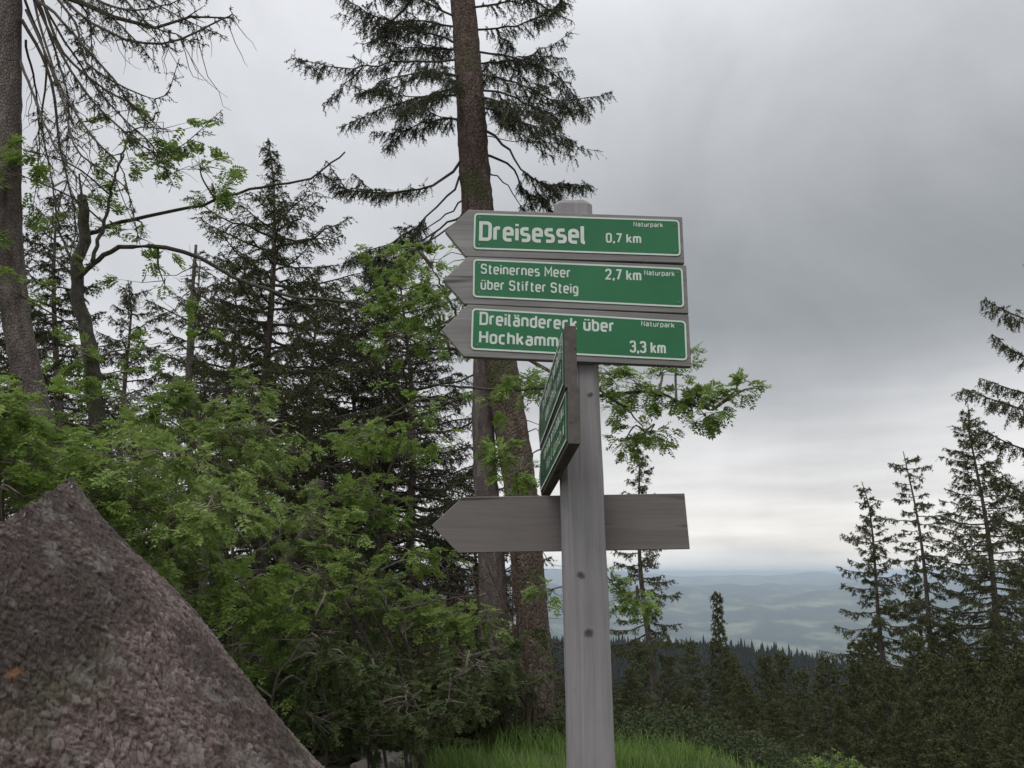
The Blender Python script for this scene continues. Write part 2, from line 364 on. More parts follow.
V = np.stack([gx, gy, ground_z(gx, gy)], -1).reshape(-1, 3); nA = len(az)
i, j = np.meshgrid(np.arange(len(rr) - 1), np.arange(nA), indexing='ij'); j2 = (j + 1) % nA
a, b, c, d = i * nA + j, i * nA + j2, (i + 1) * nA + j2, (i + 1) * nA + j
gm = G(); gm.add(V, np.vstack([np.stack([a, c, b], -1).reshape(-1, 3), np.stack([a, d, c], -1).reshape(-1, 3)]))
m, t, b = mat('ground'); tcn = nn(t, 'ShaderNodeTexCoord'); o = tcn.outputs['Object']
near = ramp(t, noise(t, o, 1.7, 6, .65), [(.3, (.03, .022, .014)), (.5, (.045, .045, .018)), (.7, (.07, .075, .03))])
far = ramp(t, noise(t, o, .0034, 7, .68, (1, .55, 1)), [(.46, (.016, .026, .018)), (.51, (.030, .042, .026)), (.56, (.08, .095, .055)), (.63, (.17, .18, .12))], 'LINEAR')
cdn = nn(t, 'ShaderNodeVectorMath', operation='LENGTH'); t.links.new(o, cdn.inputs[0])
ff = nn(t, 'ShaderNodeMapRange'); ff.inputs['From Min'].default_value = 900; ff.inputs['From Max'].default_value = 2500
t.links.new(cdn.outputs['Value'], ff.inputs['Value']); mi = nn(t, 'ShaderNodeMix', data_type='RGBA')
t.links.new(ff.outputs[0], mi.inputs[0]); t.links.new(near, mi.inputs[6]); t.links.new(far, mi.inputs[7]); t.links.new(mi.outputs[2], b.inputs['Base Color'])
bump(t, b, noise(t, o, 6, 5), .6, .08)
tag(gm.build('ground', m, smooth=True), kind='structure')

# haze: an even, thin volume; sky stays outside
hz = bpy.data.meshes.new('haze'); s_, zb, zt = 37000, -900, 34
hv = [(x, y, z) for z in (zb, zt) for (x, y) in ((-s_, -s_), (s_, -s_), (s_, s_), (-s_, s_))]
hz.from_pydata(hv, [], [(3, 2, 1, 0), (4, 5, 6, 7), (0, 1, 5, 4), (1, 2, 6, 5), (2, 3, 7, 6), (3, 0, 4, 7)])
ho = bpy.data.objects.new('haze', hz); COL.objects.link(ho); tag(ho, kind='stuff')
m = bpy.data.materials.new('haze_air'); m.use_nodes = True; t = m.node_tree; t.nodes.clear()
pv = nn(t, 'ShaderNodeVolumePrincipled'); pv.inputs['Density'].default_value = 1.1e-4; pv.inputs['Color'].default_value = (.72, .85, .98, 1)
ou = nn(t, 'ShaderNodeOutputMaterial'); t.links.new(pv.outputs[0], ou.inputs['Volume']); hz.materials.append(m)

# ------------------------------------------------------------------ signpost
post = empty('signpost', (.22, 2.45, 0), 'grey wooden signpost with three green arrow boards on top and a blank one below', 'signpost')
post.rotation_euler = (0, 0, 0)
PO = np.array((.22, 2.45, 0.))
def poly_prism(gm, loop, dvec, mat=0, bev=0.):
    """front polygon (world points) extruded by dvec; optional small chamfer of the front rim"""
    Lp = np.asarray(loop, float); n = len(Lp); c = Lp.mean(0); dvec = np.asarray(dvec, float)
    rings = [Lp, Lp + dvec]
    if bev:
        e1 = nrm(np.roll(Lp, -1, 0) - Lp); e0 = nrm(Lp - np.roll(Lp, 1, 0)); nd = nrm(dvec)
        inw = nrm(np.cross(nd, e0) + np.cross(nd, e1))
        if ((c - Lp) * inw).sum() < 0: inw = -inw
        rings = [Lp + inw * bev, Lp + nd * bev, Lp + dvec - nd * bev, Lp + dvec + inw * bev]
    V = np.vstack(rings + [rings[0].mean(0)[None], rings[-1].mean(0)[None]]); T = []; m = len(rings)
    for r in range(m - 1):
        for k in range(n):
            k2 = (k + 1) % n; T += [(r * n + k, r * n + k2, (r + 1) * n + k2), (r * n + k, (r + 1) * n + k2, (r + 1) * n + k)]
    for k in range(n):
        k2 = (k + 1) % n; T += [(m * n, k2, k), (m * n + 1, (m - 1) * n + k, (m - 1) * n + k2)]
    gm.add(V, T, mat)
# the post: chamfered square, slightly tapering and leaning to the left as it rises
YF = 2.385                                     # forward distance of the post's front face
def post_at(z, py_hint=None): pass
rows = []
prof = [(768, 568.5, 614.5), (650, 567, 611), (560, 563.5, 607.5), (450, 561, 604.5), (380, 559.5, 602), (300, 557.5, 597), (212, 555, 591), (199, 554.5, 590.5)]
zz = [W(590, p[0], YF)[2] for p in prof]
xl = [W(p[1], p[0], YF)[0] for p in prof]; xr = [W(p[2], p[0], YF)[0] for p in prof]
kl = np.polyfit(zz, xl, 1); kr = np.polyfit(zz, xr, 1)
ztop = zz[-1]; gp = G(); seg = []; hw_d = .125; ch = .017
zs_ = np.r_[np.linspace(-.3, ztop - .012, 30)]
rg = np.random.default_rng(3)
def ring(z, ins=0.):
    l, r_ = np.polyval(kl, z) + ins, np.polyval(kr, z) - ins; f, bk = YF + ins, YF + hw_d - ins; c = ch
    return [(l + c, f, z), (r_ - c, f, z), (r_, f + c, z), (r_, bk - c, z), (r_ - c, bk, z), (l + c, bk, z), (l, bk - c, z), (l, f + c, z)]
V = [ring(z) for z in zs_] + [ring(ztop, .006)]
V = np.array(V); V[:, :, :2] += rg.normal(size=(len(V), 8, 2)) * .0006
nr = len(V); T = []
for r_i in range(nr - 1):
    for k in range(8):
        k2 = (k + 1) % 8; a, b, c, d = r_i * 8 + k, r_i * 8 + k2, (r_i + 1) * 8 + k2, (r_i + 1) * 8 + k; T += [(a, b, c), (a, c, d)]
Vf = np.vstack([V.reshape(-1, 3), V[-1].mean(0)[None] + (0, 0, .004)])
T += [(len(Vf) - 1, (nr - 1) * 8 + k, (nr - 1) * 8 + (k + 1) % 8) for k in range(8)]
gp.add(Vf, T)
kn = [tuple(W(583, 573, YF) - PO) + (.014,), tuple(W(591, 631, YF) - PO) + (.016,), tuple(W(592, 393, YF) - PO) + (.013,), tuple(W(577, 689, YF) - PO) + (.008,)]
M_POST = m_wood('weathered_post', 'z', (.19, .18, .18), (.27, .258, .262), (.36, .345, .35), kn, bs=.45)
gp.build('post', M_POST, post, origin=PO)

# stroke lettering in the manner of a narrow road-sign face
q_ = .19
GL = {
 'D': (.50, [[(0, 0), (0, 1), (.5, 1, .2), (.5, 0, .2), (0, 0), (0, .1)]]),
 'H': (.50, [[(0, 0), (0, 1)], [(.5, 0), (.5, 1)], [(0, .52), (.5, .52)]]),
 'M': (.62, [[(0, 0), (0, 1), (.31, .35), (.62, 1), (.62, 0)]]),
 'N': (.50, [[(0, 0), (0, 1), (.5, 0), (.5, 1)]]),
 'S': (.46, [[(.46, .8), (.46, 1, .2), (0, 1, .2), (0, .53, .2), (.46, .53, .2), (.46, 0, .2), (0, 0, .2), (0, .2)]]),
 'a': (.38, [[(.03, .72), (.38, .72, q_), (.38, 0)], [(.38, .42), (0, .42, q_), (0, 0, q_), (.38, 0)]]),
 'b': (.40, [[(0, 1), (0, 0)], [(0, .72), (.4, .72, q_), (.4, 0, q_), (0, 0)]]),
 'c': (.35, [[(.35, .72), (0, .72, q_), (0, 0, q_), (.35, 0)]]),
 'd': (.40, [[(.4, 1), (.4, 0)], [(.4, .72), (0, .72, q_), (0, 0, q_), (.4, 0)]]),
 'e': (.40, [[(0, .37), (.4, .37), (.4, .72, q_), (0, .72, q_), (0, 0, q_), (.38, 0)]]),
 'f': (.28, [[(.30, 1), (.1, 1, q_), (.1, 0)], [(0, .72), (.28, .72)]]),
 'g': (.40, [[(.4, .72), (.4, -.25, q_), (.02, -.25)], [(.4, .72), (0, .72, q_), (0, .03, q_), (.4, .03)]]),
 'h': (.40, [[(0, 0), (0, 1)], [(0, .72), (.4, .72, q_), (.4, 0)]]),
 'i': (.0, [[(0, 0), (0, .72)], [(0, .87), (0, 1)]]),
 'k': (.40, [[(0, 0), (0, 1)], [(.38, .72), (.02, .28)], [(.15, .42), (.40, 0)]]),
 'l': (.12, [[(0, 1), (0, 0, .1), (.14, 0)]]),
 'm': (.66, [[(0, 0), (0, .72)], [(0, .72), (.33, .72, q_), (.33, 0)], [(.33, .60), (.33, .72, .1), (.66, .72, q_), (.66, 0)]]),
 'n': (.40, [[(0, 0), (0, .72)], [(0, .72), (.4, .72, q_), (.4, 0)]]),
 'o': (.40, [[(.2, 0), (0, 0, q_), (0, .72, q_), (.4, .72, q_), (.4, 0, q_), (.2, 0)]]),
 'p': (.40, [[(0, .72), (0, -.25)], [(0, .72), (.4, .72, q_), (.4, 0, q_), (0, 0)]]),
 'r': (.24, [[(0, 0), (0, .72)], [(0, .55), (.04, .72, .1), (.26, .72)]]),
 's': (.37, [[(.35, .72), (0, .72, .13), (0, .38, .13), (.37, .35, .13), (.37, 0, .13), (0, 0)]]),
 't': (.28, [[(.1, .95), (.1, 0, .1), (.28, 0)], [(0, .72), (.28, .72)]]),
 'u': (.40, [[(0, .72), (0, 0, q_), (.4, 0)], [(.4, .72), (.4, 0)]]),
 '0': (.44, [[(.22, 0), (0, 0, .2), (0, 1, .2), (.44, 1, .2), (.44, 0, .2), (.22, 0)]]),
 '2': (.44, [[(0, .78), (0, 1, .2), (.44, 1, .2), (.44, .60, .12), (0, 0), (.46, 0)]]),
 '3': (.44, [[(0, .82), (0, 1, .17), (.44, 1, .2), (.44, .54, .17), (.14, .54)], [(.14, .54), (.44, .54, .17), (.44, 0, .2), (0, 0, .17), (0, .18)]]),
 '7': (.44, [[(0, 1), (.44, 1), (.14, 0)]]),
 ',': (.04, [[(.06, .12), (0, -.16)]]),
}
GL['ü'] = (.40, GL['u'][1] + [[(.08, .87), (.08, 1)], [(.32, .87), (.32, 1)]])
GL['ä'] = (.38, GL['a'][1] + [[(.07, .87), (.07, 1)], [(.31, .87), (.31, 1)]])
def rounded(pts):
    out_ = []
    n = len(pts)
    for k, p in enumerate(pts):
        p0 = np.array(p[:2], float); r = p[2] if len(p) > 2 else 0
        if r and 0 < k < n - 1:
            a = np.array(pts[k - 1][:2]); b = np.array(pts[k + 1][:2]); la, lb = np.linalg.norm(a - p0), np.linalg.norm(b - p0)
            r = min(r, la * .5 if k > 1 and len(pts[k - 1]) > 2 else la, lb * .5 if len(pts[k + 1]) > 2 else lb)
            A0 = p0 + (a - p0) / la * r; B0 = p0 + (b - p0) / lb * r
            for u in np.linspace(0, 1, 6): out_.append((1 - u) ** 2 * A0 + 2 * u * (1 - u) * (p0 * .7 + .3 * p0) + u * u * B0)
        else: out_.append(p0)
    res = [out_[0]]
    for p in out_[1:]:
        if np.linalg.norm(p - res[-1]) > 1e-4: res.append(p)
    return np.array(res)
def ribbon(P, w):
    d = np.diff(P, axis=0); d /= np.linalg.norm(d, axis=1)[:, None]; nrmv = np.stack([-d[:, 1], d[:, 0]], 1)
    n = len(P); Lf = []; Rt = []
    for k in range(n):
        if k == 0: m_ = nrmv[0]; s = 1
        elif k == n - 1: m_ = nrmv[-1]; s = 1
        else:
            m_ = nrmv[k - 1] + nrmv[k]; ln = np.linalg.norm(m_)
            if ln < .2: m_ = nrmv[k]; s = 1
            else: m_ = m_ / ln; s = min(1 / max(.4, m_ @ nrmv[k]), 1.9)
        Lf.append(P[k] + m_ * w / 2 * s); Rt.append(P[k] - m_ * w / 2 * s)
    V = np.array(Lf + Rt); T = []
    for k in range(n - 1): T += [(k, n + k, n + k + 1), (k, n + k + 1, k + 1)]
    return V, T
def text_width(s, gap): return sum((GL[c][0] + gap) if c != ' ' else .36 for c in s) - gap
def lettering(gm, s, mapf, x0, y0, x1, cap, stroke, gap=.27):
    """text from x0 to x1 along a plate, baseline y0; mapf: plate uv (metres) -> world"""
    w = text_width(s, gap); kx = (x1 - x0) / (w + stroke); x = stroke / 2; nz = 0
    for ch_ in s:
        if ch_ == ' ': x += .36; continue
        gw, strokes = GL[ch_]
        for st_ in strokes:
            P = rounded(st_); P[:, 1] = stroke / 2 + P[:, 1] * (1 - stroke); P[:, 0] += x
            # ends stretch by nothing; widths in em of cap height
            Q = P * (kx, cap); V2, T = ribbon(Q, stroke * (.35 * kx + .65 * cap))
            nz += 1; nk = len(V2) // 2; gm.add([mapf(x0 + p[0], y0 + p[1], .0022 + .00006 * (nz % 7) + .00003 * (k % nk)) for k, p in enumerate(V2)], T)
        x += gw + gap

def make_board(front, bl_plate, texts, name_label):
    """front: arrow outline in photo points; bl_plate: TL,TR,BR,BL; built on one upright plane in front of the post"""
    yb = YF - .027
    bd = G(); poly_prism(bd, [W(px, py, yb) for px, py in front], (0, .026, 0), 0, .002)
    o = bd.build('sign_board', M_BOARD, post, origin=PO); o['label'] = name_label
    c4 = [W(px, py, yb) for px, py in bl_plate]; TL, TR, BR, BL = c4
    wp = (np.linalg.norm(TR - TL) + np.linalg.norm(BR - BL)) / 2; hp = (np.linalg.norm(TL - BL) + np.linalg.norm(TR - BR)) / 2
    def mapf(x, y, lift):
        u, v = x / wp, y / hp; p = (BL * (1 - u) + BR * u) * (1 - v) + (TL * (1 - u) + TR * u) * v
        return p - np.array((0, lift, 0))
    def rrect(ins, r, n=6):
        pts = []
        for cx, cy, a0 in ((wp - ins - r, hp - ins - r, 0), (ins + r, hp - ins - r, 90), (ins + r, ins + r, 180), (wp - ins - r, ins + r, 270)):
            for k in range(n): an = R(a0 + 90 * k / (n - 1)); pts.append((cx + r * math.cos(an), cy + r * math.sin(an)))
        return pts
    pl = G(); poly_prism(pl, [mapf(x, y, .0032 - .0012) for x, y in rrect(0, .012)], (0, .0019, 0))
    plate = pl.build('plate', M_GREEN, o, origin=PO)
    plate.matrix_parent_inverse.identity()
    br = G(); O_ = rrect(.0008, .0115); I_ = rrect(.0058, .0075); n = len(O_)
    V = [mapf(x, y, .0023) for x, y in O_ + I_]; T = []
    for k in range(n): k2 = (k + 1) % n; T += [(k, k2, n + k2), (k, n + k2, n + k)]
    br.add(V, T); br.build('border', M_WHITE, o, origin=PO)
    for s, fx0, fx1, fy, cap, stroke in texts:
        lt = G(); lettering(lt, s, mapf, fx0 * wp, fy * hp, fx1 * wp, cap * hp, stroke)
        lt.build('lettering', M_WHITE, o, origin=PO)
    for fx, fy in ((.03, .13), (.03, .87), (.972, .87), (.972, .13)):
        s_ = G(); c = mapf(fx * wp, fy * hp, .0024)
        ringp = [c + np.array((.0028 * math.cos(a), 0, .0028 * math.sin(a))) for a in np.linspace(0, 6.283, 9)[:-1]]
        poly_prism(s_, ringp, (0, -.0012, 0)); s_.build('screw', M_METAL, o, origin=PO)
    return o
# rows: text, x start, x end (plate fraction), baseline (fraction from below), cap height fraction, stroke weight
make_board([(445, 231), (468.5, 209.5), (682.3, 216.8), (684.5, 263), (465.5, 256.3)],
           [(474, 213), (679.5, 220), (681, 256.5), (473, 249.5)],
           [('Dreisessel', .028, .545, .235, .54, .175), ('0,7 km', .64, .81, .30, .27, .17), ('Naturpark', .775, .918, .77, .13, .15)],
           'topmost arrow board with a green plate reading Dreisessel 0,7 km')
make_board([(443, 280), (467.5, 256.5), (686.3, 265.2), (688.6, 313.5), (464, 303.8)],
           [(473, 258.8), (682.8, 268), (684.5, 307.9), (472.5, 297.6)],
           [('Steinernes Meer', .038, .465, .61, .27, .15), ('über Stifter Steig', .038, .50, .21, .27, .15), ('2,7 km', .63, .80, .61, .28, .17), ('Naturpark', .815, .96, .77, .13, .15)],
           'middle arrow board with a green plate reading Steinernes Meer über Stifter Steig 2,7 km')
make_board([(441.5, 330), (468, 304.3), (688.6, 314.8), (691.5, 366.5), (463.5, 356.5)],
           [(471.8, 308), (686, 320.9), (687.6, 361), (470.5, 350)],
           [('Dreiländereck über', .038, .665, .60, .32, .17), ('Hochkamm', .038, .405, .16, .32, .17), ('3,3 km', .735, .90, .13, .30, .17), ('Naturpark', .79, .945, .80, .13, .15)],
           'third arrow board with a green plate reading Dreiländereck über Hochkamm 3,3 km')
bk = G(); yb = YF + hw_d + .003
poly_prism(bk, [W(px, py, yb) for px, py in ((431.5, 525.5), (462.5, 497), (684.6, 493.3), (690, 549), (458, 553))], (0, .026, 0), 0, .002)
o = bk.build('blank_board', M_BACK, post, origin=PO); o['label'] = 'lowest arrow board, plain brown-grey wood without a plate'
# two arrow boards edge-on at the left side of the post
yn, yf = 1.93, 2.63
def side_board(tn, bn, tf, bf, xoff_n, xoff_f, lab, words):
    # near top/bottom heights from photo rows
    xn, xf = W(578 + xoff_n, 400, yn)[0], W(548 + xoff_f, 470, yf)[0]
    z = [W(570, tn, yn)[2], W(570, bn, yn)[2], W(545, tf, yf)[2], W(545, bf, yf)[2]]
    zt = (z[0] + z[1]) / 2; zf = (z[2] + z[3]) / 2; hh_ = ((z[0] - z[1]) + (z[2] - z[3])) / 4
    dx = (xf - xn)
    loop = [(xn, yn, zt + hh_), (xf, yf, zf + hh_), (xf + dx * .1, yf + .075, zf), (xf, yf, zf - hh_), (xn, yn, zt - hh_)]
    nv = nrm(np.array((-(yf - yn), dx, 0.)))            # facing left
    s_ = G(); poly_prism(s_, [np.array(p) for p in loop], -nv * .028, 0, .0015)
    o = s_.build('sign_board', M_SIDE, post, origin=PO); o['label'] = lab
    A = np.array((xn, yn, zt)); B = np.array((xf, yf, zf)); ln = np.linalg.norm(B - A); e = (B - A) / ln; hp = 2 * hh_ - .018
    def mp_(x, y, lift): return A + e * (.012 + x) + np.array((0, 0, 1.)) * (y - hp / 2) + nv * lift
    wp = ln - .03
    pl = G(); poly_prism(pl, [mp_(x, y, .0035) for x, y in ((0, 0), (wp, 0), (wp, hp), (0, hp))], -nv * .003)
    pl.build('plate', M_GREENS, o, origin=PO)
    br = G(); O_ = [(.001, .001), (wp - .001, .001), (wp - .001, hp - .001), (.001, hp - .001)]; I_ = [(.006, .006), (wp - .006, .006), (wp - .006, hp - .006), (.006, hp - .006)]
    V = [mp_(x, y, .0042) for x, y in O_ + I_]; T = []
    for k in range(4): k2 = (k + 1) % 4; T += [(k, k2, 4 + k2), (k, 4 + k2, 4 + k)]
    br.add(V, T); br.build('border', M_WHITE, o, origin=PO)
    rm = np.random.default_rng(int(tn))
    for rowy in (.62, .22):
        mk = G()
        x = wp * .06
        while x < wp * (.80 if rowy > .5 else .66):
            hgt_ = hp * (.26 if rm.random() < .35 else .19); w_ = .005
            for q, (xa, ya, xb, yb_) in enumerate(((x, hp * rowy, x + w_, hp * rowy + hgt_), (x + .016, hp * rowy, x + .016 + w_, hp * rowy + hp * .19), (x + w_, hp * rowy + hp * rm.choice([0, .145]), x + .016, hp * rowy + hp * .045 + hp * rm.choice([0, .145])))):
                if yb_ <= ya: yb_ = ya + hp * .045
                lf = .0044 + .0001 * q; mk.add([mp_(xa, ya, lf), mp_(xb, ya, lf), mp_(xb, yb_, lf), mp_(xa, yb_, lf)], [(0, 1, 2), (0, 2, 3)])
            x += .034 if rm.random() > .15 else .055
        mk.build('lettering', M_WHITE, o, origin=PO)
    return o
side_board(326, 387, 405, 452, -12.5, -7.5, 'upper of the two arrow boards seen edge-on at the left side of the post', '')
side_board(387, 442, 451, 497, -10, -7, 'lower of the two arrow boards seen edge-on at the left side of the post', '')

# ------------------------------------------------------------------ bark-covered log, lower left
rg = np.random.default_rng(11)
Zc = 1.75                                       # camera depth of the silhouette
def Cc(px, py, zc):                             # point at camera depth zc
    u, v = (px - 512) / F, (384 - py) / F
    return np.array((u * zc, zc * (math.cos(PITCH) - v * math.sin(PITCH)), EYE + zc * (math.sin(PITCH) + v * math.cos(PITCH))))
apex = Cc(70, 480, Zc); low_ = Cc(330, 770, Zc * .98); a_ax = nrm(low_ - apex)
vdir = nrm(apex - np.array((0, 0, EYE))); n_in = nrm(np.cross(a_ax, vdir)); 
if n_in[0] > 0: n_in = -n_in                    # towards lower left
RL = .47; dpt = np.cross(n_in, a_ax); 
if dpt[1] < 0: dpt = -dpt
c0 = apex + n_in * RL
nu, nv_ = 1080, 660; Lg = 2.35
uu = np.r_[np.linspace(R(-12), R(180), 900, endpoint=False), np.linspace(R(180), R(348), 180, endpoint=False)]
vv = np.r_[np.linspace(-.25, 1.15, 560, endpoint=False), np.linspace(1.15, Lg, 100)]
# unwrapped coordinates for the scales
U, Vv = np.meshgrid(uu * RL, vv)
def cells(U, V_, su, sv, seed, per):
    r = np.random.default_rng(seed); gu, gv = int(per / su), int((Lg + .5) / sv) + 6; su = per / gu
    jit = r.random((gv, gu, 2)); val = r.random((gv, gu)); tl = r.normal(size=(gv, gu, 2))
    fu, fv = U / su, V_ / sv; iu, iv = np.floor(fu).astype(int), np.floor(fv).astype(int)
    F1 = np.full(U.shape, 9.); F2 = F1.copy(); cv = np.zeros(U.shape); tilt = np.zeros(U.shape)
    for dv in (-1, 0, 1):
        for du in (-1, 0, 1):
            a_, b_ = (iv + dv) % gv, (iu + du) % gu
            ox = (iu + du + jit[a_, b_, 0]) - fu; oy = (iv + dv + jit[a_, b_, 1]) - fv; d_ = np.hypot(ox, oy)
            cl_ = d_ < F1; F2 = np.where(cl_, F1, np.minimum(F2, d_)); F1n = np.where(cl_, d_, F1)
            cv = np.where(cl_, val[a_, b_], cv); tilt = np.where(cl_, -(ox * tl[a_, b_, 0] + oy * tl[a_, b_, 1]), tilt); F1 = F1n
    return F1, F2, cv, tilt
wU = U + .006 * np.sin(Vv * 31 + 2 * np.sin(U * 17)) + .0012 * np.sin(Vv * 190 + U * 130); wV = Vv + .006 * np.sin(U * 37 + 1.5 * np.sin(Vv * 23)) + .0012 * np.sin(U * 230 + Vv * 90)
per = 2 * math.pi * RL
F1, F2, cv, tl = cells(wU % per, wV + .3, .011, .016, 1, per)
f1, f2, cv2, tl2 = cells(wU % per, wV + .3, .005, .007, 2, per)
e1 = np.clip((F2 - F1) / .16, 0, 1); e2_ = np.clip((f2 - f1) / .3, 0, 1)
big = .5 + .5 * np.sin(U * 5.1 + 2 * np.sin(Vv * 4)) * np.sin(Vv * 6.3 + 1.3 + U * 2)
disp = .0042 * e1 * (.2 + 1.2 * cv) + .0024 * np.clip(tl, -1.5, 1.5) * e1 + .0014 * e2_ * cv2 + .0012 * np.clip(tl2, -1.5, 1.5) + .026 * big
disp += rg.normal(size=disp.shape) * .00025
rad = RL - .012 + disp * .8
radial = -n_in * (rad * np.cos(U / RL))[..., None] - dpt * (rad * np.sin(U / RL))[..., None]
EYEP = np.array((0, 0, EYE)); cutN = nrm(np.cross(Cc(70, 479, 1) - EYEP, Cc(0, 523, 1) - EYEP))   # plane of the saw cut
R0 = -n_in * (RL * np.cos(uu))[:, None] - dpt * (RL * np.sin(uu))[:, None]
v0 = -((c0 + R0 - EYEP) @ cutN) / (a_ax @ cutN) + .003 * np.sin(uu * 40) + .002 * np.sin(uu * 97 + 1)
v0 = np.maximum(v0, -.9)
tv = (vv + .25) / (Lg + .25); Vn = v0[None] + (Lg - v0[None]) * tv[:, None]
P = c0 + a_ax * Vn[..., None] + radial
i, j = np.meshgrid(np.arange(nv_ - 1), np.arange(nu), indexing='ij'); j2 = (j + 1) % nu
a, b, c, d = i * nu + j, i * nu + j2, (i + 1) * nu + j2, (i + 1) * nu + j
lg = empty('log', (0, 0, 0), 'thick slanting log with scaly grey-brown bark at the lower left', 'log')
LO = c0 + a_ax * 1.6; lg.location = (LO[0], LO[1], 0); LO = np.array((LO[0], LO[1], 0.))
gm = G(); gm.add(P.reshape(-1, 3), np.vstack([np.stack([a, b, c], -1).reshape(-1, 3), np.stack([a, c, d], -1).reshape(-1, 3)]))
m, t, b = mat('scaly_bark', .9)
at = nn(t, 'ShaderNodeAttribute', attribute_name='tone'); sp = nn(t, 'ShaderNodeSeparateColor'); t.links.new(at.outputs['Color'], sp.inputs[0])
tcn = nn(t, 'ShaderNodeTexCoord'); o = tcn.outputs['Object']
f = mathn(t, 'ADD', mathn(t, 'MULTIPLY', sp.outputs[0], .55), mathn(t, 'MULTIPLY', noise(t, o, 55, 5, .7), .5))
c = ramp(t, f, [(.26, (.030, .021, .018)), (.42, (.088, .064, .057)), (.60, (.132, .102, .094)), (.85, (.22, .19, .175))])
def mixc(t, f, c1, col):
    mi = nn(t, 'ShaderNodeMix', data_type='RGBA'); t.links.new(f, mi.inputs[0]); t.links.new(c1, mi.inputs[6]); mi.inputs[7].default_value = (*col, 1); return mi.outputs[2]
c = mixc(t, ramp(t, noise(t, o, 5, 5, .65), [(.52, (0, 0, 0)), (.66, (.6, .6, .6))]), c, (.055, .058, .030))
c = mixc(t, ramp(t, noise(t, o, 3.1, 5, .65), [(.56, (0, 0, 0)), (.70, (.55, .55, .55))]), c, (.085, .050, .050))
c = mixc(t, ramp(t, noise(t, o, 2.4, 6, .7), [(.50, (0, 0, 0)), (.60, (.7, .7, .7))]), c, (.030, .022, .020))
c = mixc(t, ramp(t, noise(t, o, 14, 5, .7), [(.56, (0, 0, 0)), (.66, (.6, .6, .6))]), c, (.17, .165, .155))
c = mixc(t, sp.outputs[1], c, (.15, .075, .042))
t.links.new(c, b.inputs['Base Color']); bump(t, b, noise(t, o, 220, 4, .7), .5, .003)
bark = gm.build('bark', m, lg, origin=LO, smooth=True)
ca = bark.data.color_attributes.new('tone', 'FLOAT_COLOR', 'POINT'); tone = np.zeros((nu * nv_, 4), np.float32)
tone[:, 0] = (.55 * cv + .45 * cv2).ravel() * (.55 + .45 * e1.ravel())
kp = Cc(14, 672, 1.4); ray = nrm(kp - np.array((0, 0, EYE))); PP = P.reshape(-1, 3) - np.array((0, 0, EYE))
off = np.linalg.norm(PP - (PP @ ray)[:, None] * ray, axis=1); tone[:, 1] = np.where(((PP @ ray) < 1.75) & (off < .004 + .010 * cv2.ravel()), .8, 0)
ca.data.foreach_set('color', tone.ravel())
for k0, sgn in ((0, 1), (nv_ - 1, -1)):
    ce = G(); ringp = P[k0] + a_ax * (.012 * sgn); cc = ringp.mean(0); R3 = [cc + (ringp - cc) * s for s in (1, .97, .6, .3)]
    VV = np.vstack(R3 + [cc[None]]); T = []
    for r_i in range(3):
        for k in range(nu): k2 = (k + 1) % nu; T += [(r_i * nu + k, (r_i + 1) * nu + k2, r_i * nu + k2), (r_i * nu + k, (r_i + 1) * nu + k, (r_i + 1) * nu + k2)]
    T += [(3 * nu + k, 4 * nu, 3 * nu + (k + 1) % nu) for k in range(nu)]
    ce.add(VV, T)
    ce.build('sawn_end', M_BOARD, lg, origin=LO)

# ------------------------------------------------------------------ trees
def tree_root(name, base, label, cat, group=None):
    return empty(name, tuple(base), label, cat, group)
def px_path(lst, y, n=24, foot=True):
    """trunk centre line from photo points given top to bottom at forward distance y, run down to the ground"""
    pts = [W(px, py, y) for px, py in lst][::-1]
    if foot:
        b = pts[0]; nx = pts[1]; gz = float(ground_z(b[0], b[1])); k = (gz - .15 - b[2]) / (nx[2] - b[2]) if nx[2] != b[2] else 0
        if gz < b[2] - .1: pts = [np.array((b[0] + (nx[0] - b[0]) * k * .6, b[1], gz - .15))] + pts
    return smoothpath(pts, n)

# --- the tall forked spruce behind the signs
rg = np.random.default_rng(21); D0 = 11.0
main = [(451, -130), (463, 0), (470, 95), (477, 200), (488, 290), (503, 380), (519, 480), (528, 570), (537, 680)]
P = px_path(main, D0, 40); up_pts = [P[-1] + np.array((-.12 * k, 0, 1.6 * k)) for k in range(1, 8)]
P = np.vstack([P, up_pts]); base = P[0].copy()
tr = tree_root('spruce_tree', base, 'tall forked spruce with a thick reddish trunk directly behind the signpost', 'tree')
hgt = P[:, 2] - base[2]; rad = np.interp(hgt, [0, 1.0, 3, 6, 10, 22], [.215, .20, .21, .235, .185, .03])
tg = G(); tube(tg, smoothpath(P, 160), np.interp(np.linspace(0, 1, 160), np.linspace(0, 1, len(P)), rad), 18, 0, .03, rg); tg.build('trunk', M_BARKR, tr, True, base)
P2 = smoothpath([W(496, 680, D0 + .1), W(494, 600, D0 + .1), W(487, 500, D0 + .1), W(483, 420, D0 + .1), W(484, 350, D0 + .05), W(486, 290, D0)], 60)
P2 = np.vstack([[P2[0][0] + .1, P2[0][1], -.4], P2])
tg = G(); tube(tg, P2, np.linspace(.19, .12, len(P2)), 14, 0, .03, rg); tg.build('side_stem', M_BARK, tr, True, base)
cg = G()
kw = dict(dens=26, drop=.95, m3=15, l3=.17, K=13, nl=.030, nw=.0105, forks=3)
